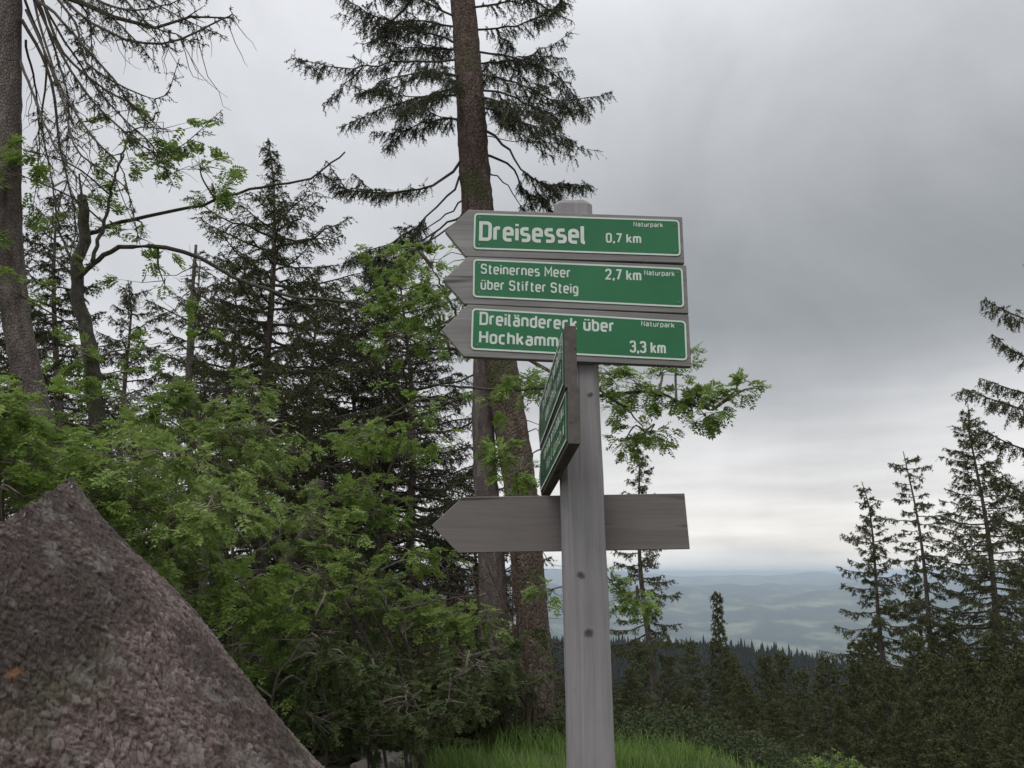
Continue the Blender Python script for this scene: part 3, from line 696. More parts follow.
def mb(attach, mids, tip, dy, **k2):
    ya = attach[1]; xa = np.interp(ya, [p[1] for p in main], [p[0] for p in main])
    n = len(mids) + 1; pts = [W(xa, ya, D0)]
    for q, (px, py) in enumerate(mids + [tip]): pts.append(W(px, py, D0 + dy * (q + 1) / n))
    P = smoothpath(pts, 14); P[1:] += rg.normal(size=P[1:].shape) * .012
    a = dict(kw, gap=.12); a.update(k2); r0 = a.pop('r0', .019); l2 = a.pop('l2', .36)
    bough(cg, rg, P, r0, l2=l2, **a)
# limbs seen in the photograph: (attach, via, tip, forward offset)
for at_, mids, tip, dy in [
    ((0, 60), [(400, 62), (345, 68)], (293, 57), -.6), ((0, 45), [(420, 30), (372, 14)], (335, -8), .5),
    ((0, 95), [(420, 98), (380, 110)], (340, 128), .8), ((0, 20), [(420, 0), (385, -20)], (345, -30), -.4),
    ((0, 78), [(430, 72), (390, 78)], (358, 96), -1.2), ((0, 120), [(440, 120), (410, 128)], (385, 148), 1.1),
    ((0, 70), [(510, 82), (560, 100)], (612, 92), -.5), ((0, 30), [(510, 26), (545, 14)], (568, -6), .6),
    ((0, 50), [(520, 60), (560, 78)], (590, 118), .8), ((0, 88), [(510, 96), (545, 112)], (585, 112), 1.2),
    ((0, 10), [(510, 0), (540, -14)], (575, -24), -.7), ((0, 105), [(500, 112), (530, 124)], (572, 140), -.9),
    ((0, 0), [(420, -12), (390, -30)], (350, -46), .8), ((0, 55), [(440, 48), (415, 48)], (380, 40), 1.6),
    ((0, 65), [(500, 62), (530, 56)], (566, 58), 1.7), ((0, 85), [(440, 92), (420, 100)], (400, 112), -1.8),
    ((0, 92), [(495, 100), (520, 106)], (548, 120), -1.8), ((0, 30), [(430, 22), (400, 22)], (372, 34), 1.2)]:
    mb(at_, mids, tip, dy)
mb((0, 150), [(440, 180), (400, 192), (350, 190)], (318, 172), -.5, from_s=.35, l2=.26, gap=.05, r0=.024)
mb((0, 210), [(445, 225), (400, 255)], (345, 262), .6, from_s=.4, l2=.28, gap=.1, r0=.02)
mb((0, 200), [(430, 240), (395, 262)], (365, 275), -.4, from_s=.5, l2=.24, gap=.1, r0=.016)
mb((0, 152), [(452, 190), (408, 232)], (345, 262), -.3, from_s=.5, l2=.26, gap=.1, r0=.022, forks=2)
mb((0, 185), [(450, 212), (420, 232)], (372, 262), .4, from_s=.5, l2=.22, gap=.2, r0=.016, forks=2)
mb((0, 120), [(505, 145), (535, 180)], (590, 186), -.4, from_s=.55, l2=.26, gap=.1, r0=.024)
mb((0, 150), [(510, 165), (528, 195)], (560, 196), .4, from_s=.5, l2=.26, gap=.1, r0=.022)
mb((0, 165), [(500, 178), (520, 205)], (540, 240), .3, from_s=.6, l2=.15, gap=.6, r0=.014)
mb((0, 130), [(500, 140), (540, 142)], (600, 150), .5, from_s=.6, l2=.12, gap=.7, r0=.01)
for _ in range(34):                           # thin dead twigs low on the stem
    z = rg.uniform(230, 640); xa = np.interp(z, [p[1] for p in main], [p[0] for p in main]); sgn = rg.choice([-1, 1]); l = rg.uniform(20, 75)
    a = W(xa, z, D0); b_ = W(xa + sgn * l, z + rg.uniform(0, 45), D0 + rg.uniform(-.8, .4)); q = arc(rg, a, b_, rg.uniform(-.15, .15), 7, .04)
    tube(cg, q, np.linspace(.009, .002, 7), 4, 1)
crown(cg, rg, np.array(P), 10.4, P[-1][2] - .3, lambda t: 2.5 * (1 - t) ** .8, 60, l2f=.24, **{**kw, 'dens': 13, 'K': 7, 'm3': 7, 'nw': .016, 'forks': 0})
cg.build('crown', [M_NEEDG, M_TWIG], tr, origin=base)

# --- spruces around: whole-tree builder placed by base, distance and top row
def spruce(name, px, y, top_py, top_px, cr, nb, label, group=None, needle=None, z0f=.12, seed=1, trunk_r=None, gapf=0, asym=None, bark=None, **k2):
    rg = np.random.default_rng(seed); top = W(top_px, top_py, y); bx = W(px, 640, y)[0]; gz = float(ground_z(bx, y)); base = np.array((bx, y, gz))
    H = top[2] - gz; s = np.linspace(0, 1, 14)[:, None]; P = (base - (0, 0, .15)) + (top - base + (0, 0, .15)) * s
    P[:, 0] += .012 * H * np.sin(s[:, 0] * 7 + seed); P[-1] = top
    t = tree_root(name, base, label, 'tree', group); tr_ = trunk_r or H * .0125 + .02
    tg = G(); tube(tg, P, tr_ * (1 - s[:, 0] * .93), 9, 0, .04, rg); tg.build('trunk', bark or M_BARK, t, True, base)
    k = dict(dens=15, drop=.55, m3=8, l3=.2, K=8, nl=.06, nw=.024, l2f=.30, gap=gapf, subst=False); k.update(k2); nb = int(nb * (1.35 if needle is M_NEEDD else 1.45))
    cg = G(); crown(cg, rg, P, gz + H * z0f, gz + H * .985, cr, nb, asym=asym, **k)
    cg.build('crown', [needle or M_NEED, M_TWIG], t, origin=base); return t
cone = lambda w, p=.85: (lambda t: w * (1 - t) ** p + .05)
near_kw = dict(dens=19, m3=11, K=10, nl=.038, nw=.017, l3=.17)
spruce('spruce_tree', 272, 14, 138, 268, lambda t: 2.6 * (1 - t) ** .48 * min(1, max(.07, (.895 - t) / .10)), 100, 'spruce with a thin bare leader tip, left of the tall forked spruce', needle=M_NEED, seed=2, droop=.1, rise=.22, z0f=.22, **near_kw)
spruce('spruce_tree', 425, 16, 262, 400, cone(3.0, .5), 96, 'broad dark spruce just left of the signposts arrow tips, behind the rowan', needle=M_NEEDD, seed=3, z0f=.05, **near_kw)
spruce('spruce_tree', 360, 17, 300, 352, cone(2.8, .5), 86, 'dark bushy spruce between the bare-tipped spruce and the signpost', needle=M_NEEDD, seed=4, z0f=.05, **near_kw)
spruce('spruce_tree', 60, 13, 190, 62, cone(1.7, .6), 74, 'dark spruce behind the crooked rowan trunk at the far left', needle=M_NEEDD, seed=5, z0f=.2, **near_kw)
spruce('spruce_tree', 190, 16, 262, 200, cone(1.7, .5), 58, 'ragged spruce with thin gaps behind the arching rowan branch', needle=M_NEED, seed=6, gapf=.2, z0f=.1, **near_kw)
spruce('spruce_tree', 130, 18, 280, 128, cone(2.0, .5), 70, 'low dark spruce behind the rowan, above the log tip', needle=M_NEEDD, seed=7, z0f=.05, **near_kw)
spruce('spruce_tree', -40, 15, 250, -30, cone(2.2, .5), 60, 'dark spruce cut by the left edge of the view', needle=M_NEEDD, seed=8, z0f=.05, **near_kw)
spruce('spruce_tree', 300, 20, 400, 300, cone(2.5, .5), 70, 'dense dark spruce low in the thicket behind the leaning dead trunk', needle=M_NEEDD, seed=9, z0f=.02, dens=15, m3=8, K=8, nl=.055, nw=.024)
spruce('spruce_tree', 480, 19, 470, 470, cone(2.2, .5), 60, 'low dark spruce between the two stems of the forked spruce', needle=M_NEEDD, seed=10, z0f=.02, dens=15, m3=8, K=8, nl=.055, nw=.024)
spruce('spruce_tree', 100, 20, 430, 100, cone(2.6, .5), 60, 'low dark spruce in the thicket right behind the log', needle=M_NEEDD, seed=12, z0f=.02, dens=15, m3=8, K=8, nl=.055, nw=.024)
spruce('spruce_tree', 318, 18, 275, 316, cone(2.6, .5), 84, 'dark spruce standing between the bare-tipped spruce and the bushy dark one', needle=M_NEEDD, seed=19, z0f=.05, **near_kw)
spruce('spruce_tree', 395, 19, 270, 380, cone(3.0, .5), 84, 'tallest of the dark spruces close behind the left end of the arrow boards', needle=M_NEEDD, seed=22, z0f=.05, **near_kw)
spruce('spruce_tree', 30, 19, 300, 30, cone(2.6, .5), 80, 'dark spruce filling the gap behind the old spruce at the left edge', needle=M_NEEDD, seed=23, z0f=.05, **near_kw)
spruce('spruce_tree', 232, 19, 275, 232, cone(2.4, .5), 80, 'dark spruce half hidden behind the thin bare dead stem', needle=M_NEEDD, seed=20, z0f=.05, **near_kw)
# slender spruce behind the lowest board and the group at the right
spruce('spruce_tree', 652, 28, 440, 636, lambda t: 1.9 * (1 - t) ** .62 * (.55 + .45 * math.sin(t * 16) ** 2), 46, 'slender sparse spruce behind the right end of the lowest board', seed=13, z0f=.30, trunk_r=.15, droop=.22, gapf=.1, drop=.5, dens=14, nl=.075, nw=.028)
spruce('spruce_tree', 893, 34, 482, 862, lambda t: (2.7 * (1 - t) ** .75 if t < .8 else 2.2 * (1 - t)) * (.45 + .55 * math.sin(t * 19) ** 2) + .25, 56, 'leftmost of the spruces standing on the skyline at the right', seed=14, z0f=.30, trunk_r=.17, gapf=.1, nl=.085, nw=.032, dens=13, droop=.3)
spruce('spruce_tree', 942, 33, 451, 903, lambda t: 2.2 * (1 - t) ** .38 * (.4 + .6 * math.sin(t * 14 + 1) ** 2) + .1, 38, 'thin open spruce with a flat ragged top, second on the right skyline', seed=15, z0f=.42, trunk_r=.17, gapf=.15, nl=.085, nw=.032, dens=12, droop=.12, rise=.1)
spruce('spruce_tree', 996, 32, 404, 968, cone(3.6, .7), 100, 'full tall spruce on the right skyline with long upturned boughs', seed=16, z0f=.22, trunk_r=.2, gapf=.1, nl=.08, nw=.03, dens=13, droop=.02, rise=.16)
spruce('spruce_tree', 918, 40, 560, 915, cone(1.9, .7), 40, 'short spruce between the two leftmost skyline spruces', seed=17, z0f=.1, nl=.10, nw=.038, dens=12)
spruce('spruce_tree', 1040, 38, 470, 1035, cone(3.0, .7), 60, 'spruce standing behind the skyline group at the right edge', seed=18, z0f=.15, nl=.10, nw=.038, dens=12)
# near spruce at the right edge: drooping boughs reach in
rg = np.random.default_rng(31); yR = 15.; base = np.array((W(1092, 600, yR)[0], yR, float(ground_z(9, yR))))
t = tree_root('spruce_tree', base, 'large spruce whose long drooping boughs reach in at the right edge', 'tree')
top = W(1075, 120, yR); s = np.linspace(0, 1, 14)[:, None]; P = base - (0, 0, .15) + (top - base) * s
tg = G(); tube(tg, P, .2 * (1 - s[:, 0] * .9), 10, 0, .04, rg); tg.build('trunk', M_BARK, t, True, base)
cg = G(); k = dict(dens=26, drop=1.1, m3=15, l3=.2, K=12, nl=.04, nw=.017, subst=False)
for (ax, ay), mids, tip, dy in [((1080, 300), [(1045, 322), (1015, 315)], (984, 300), -.5), ((1080, 340), [(1045, 360), (1015, 352)], (992, 334), .4),
    ((1083, 400), [(1040, 412), (1000, 402)], (962, 388), -.5), ((1083, 385), [(1050, 396), (1020, 392)], (980, 378), .9),
    ((1085, 440), [(1045, 452), (1010, 444)], (966, 420), .3), ((1086, 480), [(1050, 498), (1020, 492)], (985, 470), -.8), ((1086, 520), [(1050, 530), (1020, 528)], (992, 510), .5),
    ((1078, 250), [(1060, 262), (1045, 262)], (1030, 255), 0), ((1086, 560), [(1050, 575), (1025, 572)], (1000, 560), -.4)]:
    Q = smoothpath([W(ax, ay, yR)] + [W(px, py, yR + dy * (q + 1) / 3) for q, (px, py) in enumerate(mids + [tip])], 12)
    bough(cg, rg, Q, .03, l2=.5, **k)
crown(cg, rg, P, base[2] + 1.2, top[2] - .1, cone(1.9, .6), 50, l2f=.28, asym=lambda a: .55 if math.cos(a) < -.2 else 1.1, **k)
cg.build('crown', [M_NEED, M_TWIG], t, origin=base)

# --- young spruces massed on the slope: six kinds, copied
protos = []
def young(seed, H, w, nb, ndl, pw=.8):
    rg = np.random.default_rng(seed); s = np.linspace(0, 1, 10)[:, None]; P = np.array((0, 0, -.15)) + np.array((0, 0, H + .15)) * s; P[:, 0] += .02 * np.sin(s[:, 0] * 6 + seed)
    tg = G(); tube(tg, P, (H * .012 + .01) * (1 - s[:, 0] * .9), 7, 0, .04, rg)
    cg = G(); crown(cg, rg, P, H * .06, H * .985, cone(w, pw), int(nb * 1.5), l2f=.36, dens=17, drop=.35, m3=6, l3=.16, K=8, nl=.06, nw=.026, rise=.3, droop=.12, subst=False)
    t = tree_root('young_spruce', (0, 0, 0), 'x', 'tree'); tg.build('trunk', M_BARK, t, True); cg.build('crown', [ndl, M_TWIG], t)
    return t
GRP = 'young dark spruces massed on the slope below'
kinds = [young(40, 4, 1.25, 54, M_NEED), young(41, 4, .95, 60, M_NEED, 1.25), young(42, 4, 1.45, 56, M_NEED), young(43, 4, 1.15, 50, M_NEED)]
spots = [  # px, distance, top row
    (716, 26, 592, 1), (630, 21, 668, 0), (668, 24, 655, 2), (690, 19, 690, 0), (742, 22, 672, 2), (765, 27, 655, 0), (800, 24, 668, 3),
    (826, 30, 655, 2), (858, 27, 640, 0), (884, 23, 664, 2), (912, 28, 632, 3), (936, 24, 655, 0), (962, 22, 645, 2), (990, 25, 632, 1), (1015, 20, 650, 0),
    (655, 16, 712, 3), (720, 16.5, 706, 2), (775, 17, 700, 0), (838, 18, 696, 1), (905, 17, 690, 2), (965, 17, 700, 3), (1020, 16, 690, 2),
    (600, 24, 650, 2), (572, 21, 648, 0), (545, 24, 640, 2), (1050, 27, 630, 2), (870, 36, 632, 2), (950, 38, 622, 0), (1000, 40, 615, 2), (780, 36, 652, 0), (730, 34, 650, 2), (690, 38, 640, 3), (640, 40, 640, 0),
    (755, 12.5, 742, 3), (940, 12.5, 738, 0), (1005, 12, 744, 2), (425, 15, 640, 0), (370, 14, 655, 2), (320, 15, 630, 0), (455, 13, 690, 2), (280, 16, 620, 2), (235, 15, 600, 0), (180, 17, 560, 2), (350, 19, 590, 0), (300, 10.5, 610, 2), (350, 10, 640, 0), (405, 10.5, 625, 2), (440, 10.5, 660, 0), (265, 10, 600, 0), (380, 12, 590, 2), (335, 12, 575, 0), (318, 8.8, 668, 0), (352, 8.6, 690, 2), (388, 9, 660, 0), (425, 9.1, 672, 2), (455, 9.4, 690, 0), (295, 9, 640, 2), (478, 9.6, 640, 0), (362, 9.6, 640, 0)]
LABS = {0: 'young spruce with a narrow pointed top standing clear against the far hills', 33: 'small bright spruce tip low in front of the dark slope, right of the post',
        21: 'young spruce at the lower right corner', 14: 'young spruce cut by the right edge below the large spruce'}
for i, (px, y, tp, kd) in enumerate(spots):
    src = kinds[kd]; kids = list(src.children)
    top = W(px, tp, y); gz = float(ground_z(top[0], y)); Hh = max(.5, top[2] - gz); s = Hh / 4
    if i == 0: r = kinds[1]
    elif i in (1, 2, 6): r = kinds[{1: 0, 2: 2, 6: 3}[i]]
    else:
        r = src.copy(); COL.objects.link(r)
        for ch_ in kids:
            c = ch_.copy(); COL.objects.link(c); c.parent = r
    r.location = (top[0], y, gz); r.scale = (max(s, .6) if s < .6 else s, max(s, .6) if s < .6 else s, s); r.rotation_euler = (0, 0, i * 1.7)
    if i == 0: r.scale = (s * .72, s * .72, s)
    if 36 <= i: r['label'] = 'dark young spruce in the thicket under the tall trees at left'; r['group'] = 'young spruces in the thicket at left'
    elif i in LABS: r['label'] = LABS[i]; r['group'] = GRP
    else: r['label'] = 'dark young spruce massed with others on the slope at right'; r['group'] = GRP

# --- far conifer forest on the ridge: one mass
rg = np.random.default_rng(50); n = 5200
yy = rg.uniform(190, 520, n); xx = rg.uniform(-.12, .72, n) * yy
y2 = rg.uniform(395, 470, 5200); x2 = rg.uniform(-60, 330, 5200); yy = np.r_[yy, y2]; xx = np.r_[xx, x2]; n = len(yy)
zz_ = ground_z(xx, yy); Hh = rg.uniform(7, 13, n) * np.where(rg.random(n) < .12, 1.25, 1); Hh = Hh * np.where(yy < 330, .8, 1); ww = Hh * rg.uniform(.13, .2, n)
gm = G(); tiers, sg_ = 9, 9
B0 = np.stack([xx, yy, zz_], 1)
for tI in range(tiers):
    f0 = .1 + .8 * tI / tiers; f1_ = min(1., f0 + .30); rad = ww * (1 - f0) ** .9
    an = rg.random((n, 1)) * 6 + np.linspace(0, 2 * math.pi, sg_, endpoint=False)[None]; rj = rad[:, None] * rg.uniform(.55, 1.25, (n, sg_))
    ringv = np.stack([B0[:, None, 0] + np.cos(an) * rj, B0[:, None, 1] + np.sin(an) * rj, B0[:, None, 2] + Hh[:, None] * (f0 + rg.uniform(-.03, .03, (n, sg_)))], -1)
    apx = (B0 + np.stack([0 * Hh, 0 * Hh, Hh * f1_], 1))[:, None]
    V = np.concatenate([ringv, apx], 1).reshape(-1, 3); b0 = np.arange(n)[:, None] * (sg_ + 1); jj = np.arange(sg_)[None]
    T = np.stack([b0 + jj, b0 + (jj + 1) % sg_, np.broadcast_to(b0 + sg_, (n, sg_))], -1).reshape(-1, 3); gm.add(V, T)
M_FOR = m_leaf('far_conifers', (.010, .015, .010), (.024, .029, .020), .05)
tag(gm.build('forest', M_FOR), 'dark conifer forest covering the ridge below the hazy hills', 'forest', kind='stuff')

# --- leftmost trunk with long hanging half-bare boughs
rg = np.random.default_rng(60); y0 = 6.0
P = px_path([(5, -260), (9, -100), (9, 0), (8, 120), (8, 220), (14, 300), (26, 370), (45, 450), (60, 520)], y0, 40); base = P[0].copy()
P = np.vstack([P, [P[-1] + (0, 0, 1.5), P[-1] + (.03, 0, 3.5), P[-1] + (0, 0, 6)]])
t = tree_root('spruce_tree', base, 'old spruce with long hanging half-bare boughs, leftmost trunk of the view', 'tree')
tg = G(); tube(tg, smoothpath(P, 110), np.interp(np.linspace(0, 1, 110), [0, .3, .75, 1], [.11, .098, .092, .02]), 16, 0, .025, rg); tg.build('trunk', M_BARK, t, True, base)
cg = G(); lk = dict(dens=15, drop=.7, m3=7, l3=.08, K=9, nl=.024, nw=.0075)
hang = [[(30, -60), (70, 10), (150, 45), (222, 18), (228, 8)], [(30, -30), (60, 40), (110, 110), (150, 150), (170, 190)], [(28, -20), (55, 70), (90, 130), (120, 165), (135, 215)],
        [(25, 0), (45, 60), (40, 130), (55, 200), (52, 290)], [(25, -10), (60, 20), (100, 60), (140, 118), (150, 110)], [(28, -50), (80, -10), (130, 10), (200, -5)], [(26, 40), (38, 90), (42, 150), (30, 230)],
        [(28, -40), (75, 20), (95, 70), (160, 100), (180, 62)], [(30, -80), (110, -30), (170, 10), (215, 30), (228, 35)], [(22, 20), (52, 80), (62, 150), (75, 215), (68, 260)], [(30, -10), (70, 70), (115, 130), (165, 160), (222, 112)],
        [(26, 10), (60, 90), (80, 150), (130, 190), (140, 240)], [(28, -20), (50, 30), (70, 100), (66, 170)], [(30, -70), (60, -20), (90, 20), (95, 70), (110, 110)], [(20, 60), (34, 110), (60, 165), (100, 205)],
        [(30, -60), (100, -20), (150, 30), (180, 40), (214, 52)], [(30, -30), (60, 50), (110, 90), (140, 110), (158, 126)],[(28, -40), (70, -5), (120, 30), (155, 70)], [(30, -90), (90, -50), (150, -20), (196, 24)], [(30, -90), (80, -40), (120, -10), (160, 14)]]
for q, hp_ in enumerate(hang):
    dy = rg.uniform(-.9, .7); n = len(hp_)
    Q = smoothpath([W(px, py, y0 + dy * min(1, k / 2)) for k, (px, py) in enumerate(hp_)], 20); Q[1:] += np.cumsum(rg.normal(size=(19, 3)) * .006, 0)
    bough(cg, rg, Q, rg.uniform(.008, .016), l2=.22, from_s=.35, gap=.1, keep=.40 if q not in (0, 1, 4, 7, 8, 10, 15, 17, 18, 19) else .85, **lk)
    for _ in range(7):
        k0 = rg.integers(4, 16); a = Q[k0]; b_ = a + rg.normal(size=3) * (.12, .12, .05) + np.array((.10, 0, -.28)) * rg.uniform(.4, 1.6); tube(cg, arc(rg, a, b_, rg.uniform(-.1, .25), 6, .04), np.linspace(.004, .0012, 6), 3, 1)
crown(cg, rg, P, 6.2, P[-1][2] - .2, cone(1.8, .7), 26, l2f=.24, **{**lk, 'm3': 6, 'dens': 10})
cg.build('crown', [M_NEEDG, M_TWIG], t, origin=base)

# --- crooked rowan with two long arching branches
def rowan(name, label, base, stems, limbs, sprays, leafm, bark=M_BARKG, seed=1, size=.14):
    rg = np.random.default_rng(seed); t = tree_root(name, base, label, 'tree')
    tg = G()
    for pts, r0, r1 in stems:
        Q = smoothpath(pts, 30); Q[2:-2] += rg.normal(size=Q[2:-2].shape) * r0 * .12; tube(tg, Q, np.linspace(r0, r1, 30), 10, 0, .04, rg)
    tg.build('trunk', bark, t, True, base)
    for pts, r0, r1 in limbs:
        lb = G(); Q = smoothpath(pts, 26); Q[2:-1] += rg.normal(size=Q[2:-1].shape) * .006; tube(lb, Q, np.linspace(r0, r1, 26), 7, 0, .05, rg); lb.build('branch', bark, t, True, base)
    cg = G(); alln = np.vstack([smoothpath(p, 30) for p, _, _ in stems + limbs])
    for c, rad, cnt in sprays:
        dd = np.linalg.norm(alln - c, axis=1); src = alln[np.argmin(dd + np.maximum(0, alln[:, 2] - c[2]) * .6)]
        md = (src + c) / 2 + rg.normal(size=3) * .05 + (0, 0, .06)
        tube(cg, smoothpath([src, md, c], 8), np.linspace(.011, .004, 8), 4, 1)
        leaf_spray(cg, rg, c, rad, cnt, size, src=c - (c - src) * .12)
    cg.build('foliage', [leafm, M_TWIGP], t, origin=base); return t
def WW(lst, y): return [W(a, b, y) for a, b in lst]
y0 = 6.8
bs = W(112, 640, y0); bs[2] = float(ground_z(bs[0], y0))
spr = [(W(px, py, y0 + dy), r, n) for px, py, dy, r, n in [(95, 190, 0, .3, 40), (130, 135, -.2, .3, 34), (170, 130, -.3, .28, 40), (200, 165, -.3, .28, 70), (212, 190, -.3, .2, 45), (150, 160, .2, .3, 30),
     (60, 200, .3, .3, 30), (35, 250, -.5, .35, 26), (140, 240, .2, .3, 30), (165, 285, .2, .35, 34), (120, 230, .2, .25, 20), (30, 150, -.9, .3, 60), (8, 170, -1., .3, 60), (12, 290, -1., .3, 50), (75, 350, -.3, .4, 50), (130, 400, -.2, .4, 70), (40, 420, -.6, .5, 90), (170, 350, .2, .4, 30), (100, 160, -.2, .3, 24)]]
rowan('rowan_tree', 'crooked rowan with two long arching bare branches, at the far left', bs,
      [([bs - (0, 0, .1)] + WW([(108, 520), (98, 420), (88, 340), (76, 280), (84, 230), (82, 196)], y0), .075, .04)],
      [(WW([(78, 278), (96, 262), (120, 248), (180, 250), (240, 280), (300, 298), (362, 305), (395, 320)], y0 - .1), .024, .009),
       (WW([(84, 236), (120, 222), (190, 207), (250, 190), (310, 178), (345, 152)], y0 + .1), .019, .007),
       (WW([(92, 262), (104, 225), (114, 180), (126, 142)], y0 - .15), .018, .007), (WW([(78, 275), (60, 230), (52, 180)], y0), .014, .005)],
      spr, M_ROW, seed=61, size=.13)

# --- rowan behind the signs: leaves show left of the arrow tips and right of the post
y0 = 6.2; bs = W(594, 600, y0 + .3); bs[2] = float(ground_z(bs[0], y0))
spr = [(W(px, py, y0 + dy), r, n) for px, py, dy, r, n in [(400, 262, 0, .22, 40), (430, 262, .1, .22, 50), (385, 300, 0, .25, 34), (425, 300, 0, .3, 90), (448, 335, .1, .22, 50), (405, 335, -.1, .25, 50), (445, 290, 0, .2, 50),
     (640, 385, 0, .2, 60), (625, 405, .1, .2, 60), (660, 372, .1, .16, 36), (690, 392, 0, .16, 44), (712, 400, 0, .2, 80), (705, 415, 0, .13, 40), (738, 388, 0, .1, 22), (752, 388, 0, .05, 9), (650, 432, .1, .18, 60), (625, 440, .1, .16, 40), (692, 350, .2, .07, 8),
     (535, 385, .1, .2, 50), (500, 400, .2, .2, 24), (505, 455, -.2, .2, 44), (520, 470, -.2, .2, 44), (560, 375, .2, .2, 40), (610, 372, .1, .18, 40), (640, 600, .3, .16, 30), (615, 580, .3, .14, 24), (548, 590, .2, .14, 26), (625, 600, .3, .15, 26)]]
rowan('rowan_tree', 'rowan whose leafy branches reach out behind the arrow boards on both sides of the post', bs,
      [([bs - (0, 0, .1)] + WW([(592, 560), (588, 470), (584, 395)], y0 + .1), .035, .022)],
      [(WW([(584, 395), (610, 395), (650, 392), (690, 405), (712, 410)], y0), .017, .006), (WW([(584, 396), (540, 389), (470, 388), (420, 384)], y0), .015, .007), (WW([(584, 400), (520, 355), (445, 349), (410, 350), (385, 330)], y0 + .2), .016, .007),
       (WW([(606, 396), (630, 412), (645, 432)], y0 + .05), .008, .004), (WW([(470, 345), (452, 305), (432, 268)], y0 + .1), .014, .005), (WW([(586, 430), (550, 440), (515, 475)], y0 - .1), .008, .004), (WW([(592, 540), (600, 568), (640, 605)], y0 + .3), .009, .004)],
      [(c, r, int(n * 1.8)) for c, r, n in spr], M_ROWY, seed=62, size=.10)

# --- rowan bushes of the undergrowth at left (distance, sprays)
def bush(label, y0, px0, sprays, m_, seed, size=.115, limbs=(), kind='rowan_bush'):
    bs = W(px0, 700, y0); bs[2] = float(ground_z(bs[0], y0)); rgb = np.random.default_rng(seed)
    tops = sorted(sprays, key=lambda s: s[1])[:3]
    stems = [([bs + rgb.normal(size=3) * (.1, .1, 0) - (0, 0, .1), (bs + W(px, py, y0)) / 2 + rgb.normal(size=3) * .15, W(px, py + 10, y0)], .017, .007) for px, py, *_ in tops]
    return rowan(kind, label, bs, stems, [(WW(l, y0), .012, .004) for l in limbs], [(W(px, py, y0 + dy), r, n) for px, py, dy, r, n in sprays], m_, bark=M_TWIG, seed=seed, size=size)
def field(rg, boxes):
    out_ = []
    for x0, y0_, x1, y1, n, r, c in boxes:
        for _ in range(int(n * 1.35)): out_.append((rg.uniform(x0, x1), rg.uniform(y0_, y1), rg.uniform(-.7, .7), r * rg.uniform(.7, 1.2), int(1.5 * c * rg.uniform(.6, 1.3))))
    return out_
rb = np.random.default_rng(70)
for lab, yb_, pxb, boxes, mm, limbs in [
    ('bright green rowan bush rising behind the tip of the log', 5.6, 130, [(85, 440, 200, 520, 8, .28, 60), (110, 500, 230, 600, 11, .28, 60)], M_ROW2, [[(160, 560), (190, 520), (230, 505)]]),
    ('rowan bush at the left edge above the log', 5.2, 20, [(-30, 360, 60, 480, 9, .3, 62), (-20, 470, 50, 500, 3, .25, 50)], M_ROW, []),
    ('leafy rowan bush below the spruce with the bare tip', 7.4, 240, [(150, 390, 300, 450, 7, .30, 56), (200, 430, 330, 540, 7, .32, 56)], M_ROW2, [[(205, 430), (250, 432), (300, 436)]]),
    ('rowan bush in the middle of the thicket, left of the forked spruce', 8.0, 370, [(320, 405, 440, 460, 5, .32, 50), (300, 480, 430, 560, 7, .32, 52)], M_ROW, [[(330, 430), (370, 425), (420, 400), (460, 405)], [(325, 540), (350, 555), (372, 570)]]),
    ('rowan bush right of the log, under the leaning dead trunk', 6.6, 300, [(190, 590, 290, 680, 7, .26, 44), (230, 570, 340, 630, 6, .24, 44)], M_ROW, []),
    ('rowan bush with bright sprays in front of the forked spruce', 7.6, 420, [(400, 585, 495, 630, 5, .22, 50), (345, 585, 420, 635, 3, .22, 40)], M_ROW2, [[(400, 610), (440, 600), (480, 596)]]),
    ('low rowan bush beside the pale stone', 7.4, 380, [(330, 680, 400, 735, 4, .22, 26), (380, 660, 430, 700, 2, .2, 24)], M_ROW, [])]:
    bush(lab, yb_, pxb, field(rb, boxes), mm, int(rb.integers(1e6)), limbs=limbs)

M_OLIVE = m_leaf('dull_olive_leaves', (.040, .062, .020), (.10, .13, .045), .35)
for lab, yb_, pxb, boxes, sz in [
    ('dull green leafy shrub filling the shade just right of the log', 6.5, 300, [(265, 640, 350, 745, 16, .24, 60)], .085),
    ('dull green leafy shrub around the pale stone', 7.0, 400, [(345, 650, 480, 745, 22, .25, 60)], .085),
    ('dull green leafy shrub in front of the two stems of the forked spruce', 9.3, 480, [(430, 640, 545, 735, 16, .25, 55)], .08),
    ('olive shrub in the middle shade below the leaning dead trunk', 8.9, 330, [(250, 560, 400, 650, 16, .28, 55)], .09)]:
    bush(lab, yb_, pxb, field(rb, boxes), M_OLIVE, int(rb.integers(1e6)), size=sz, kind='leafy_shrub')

# --- leaning dead trunk and thin snag in the thicket
rg = np.random.default_rng(80)
Q = smoothpath([W(225, 700, 9.2), W(250, 645, 9.2), W(272, 605, 9.2), W(292, 562, 9.1), W(310, 525, 9.0), W(318, 480, 9)], 30); b0 = Q[0].copy(); b0[2] = float(ground_z(b0[0], b0[1]))
Q = np.vstack([[b0 - (.1, 0, .1)], Q]); t = tree_root('dead_tree', b0, 'grey dead trunk leaning to the right among the bushes behind the log', 'tree')
gm = G(); tube(gm, Q, np.linspace(.13, .07, len(Q)), 10, 0, .05, rg); gm.build('trunk', M_BARKG, t, True, b0)
gm = G()
for a, b_, m_ in [((280, 595), (345, 612), (310, 596)), ((300, 545), (372, 570), (340, 548)), ((260, 625), (215, 640), (240, 622))]:
    tube(gm, smoothpath([W(*a, 9.1), W(*m_, 8.9), W(*b_, 8.7)], 10), np.linspace(.02, .006, 10), 5)
gm.build('branch', M_TWIGP, t, origin=b0)
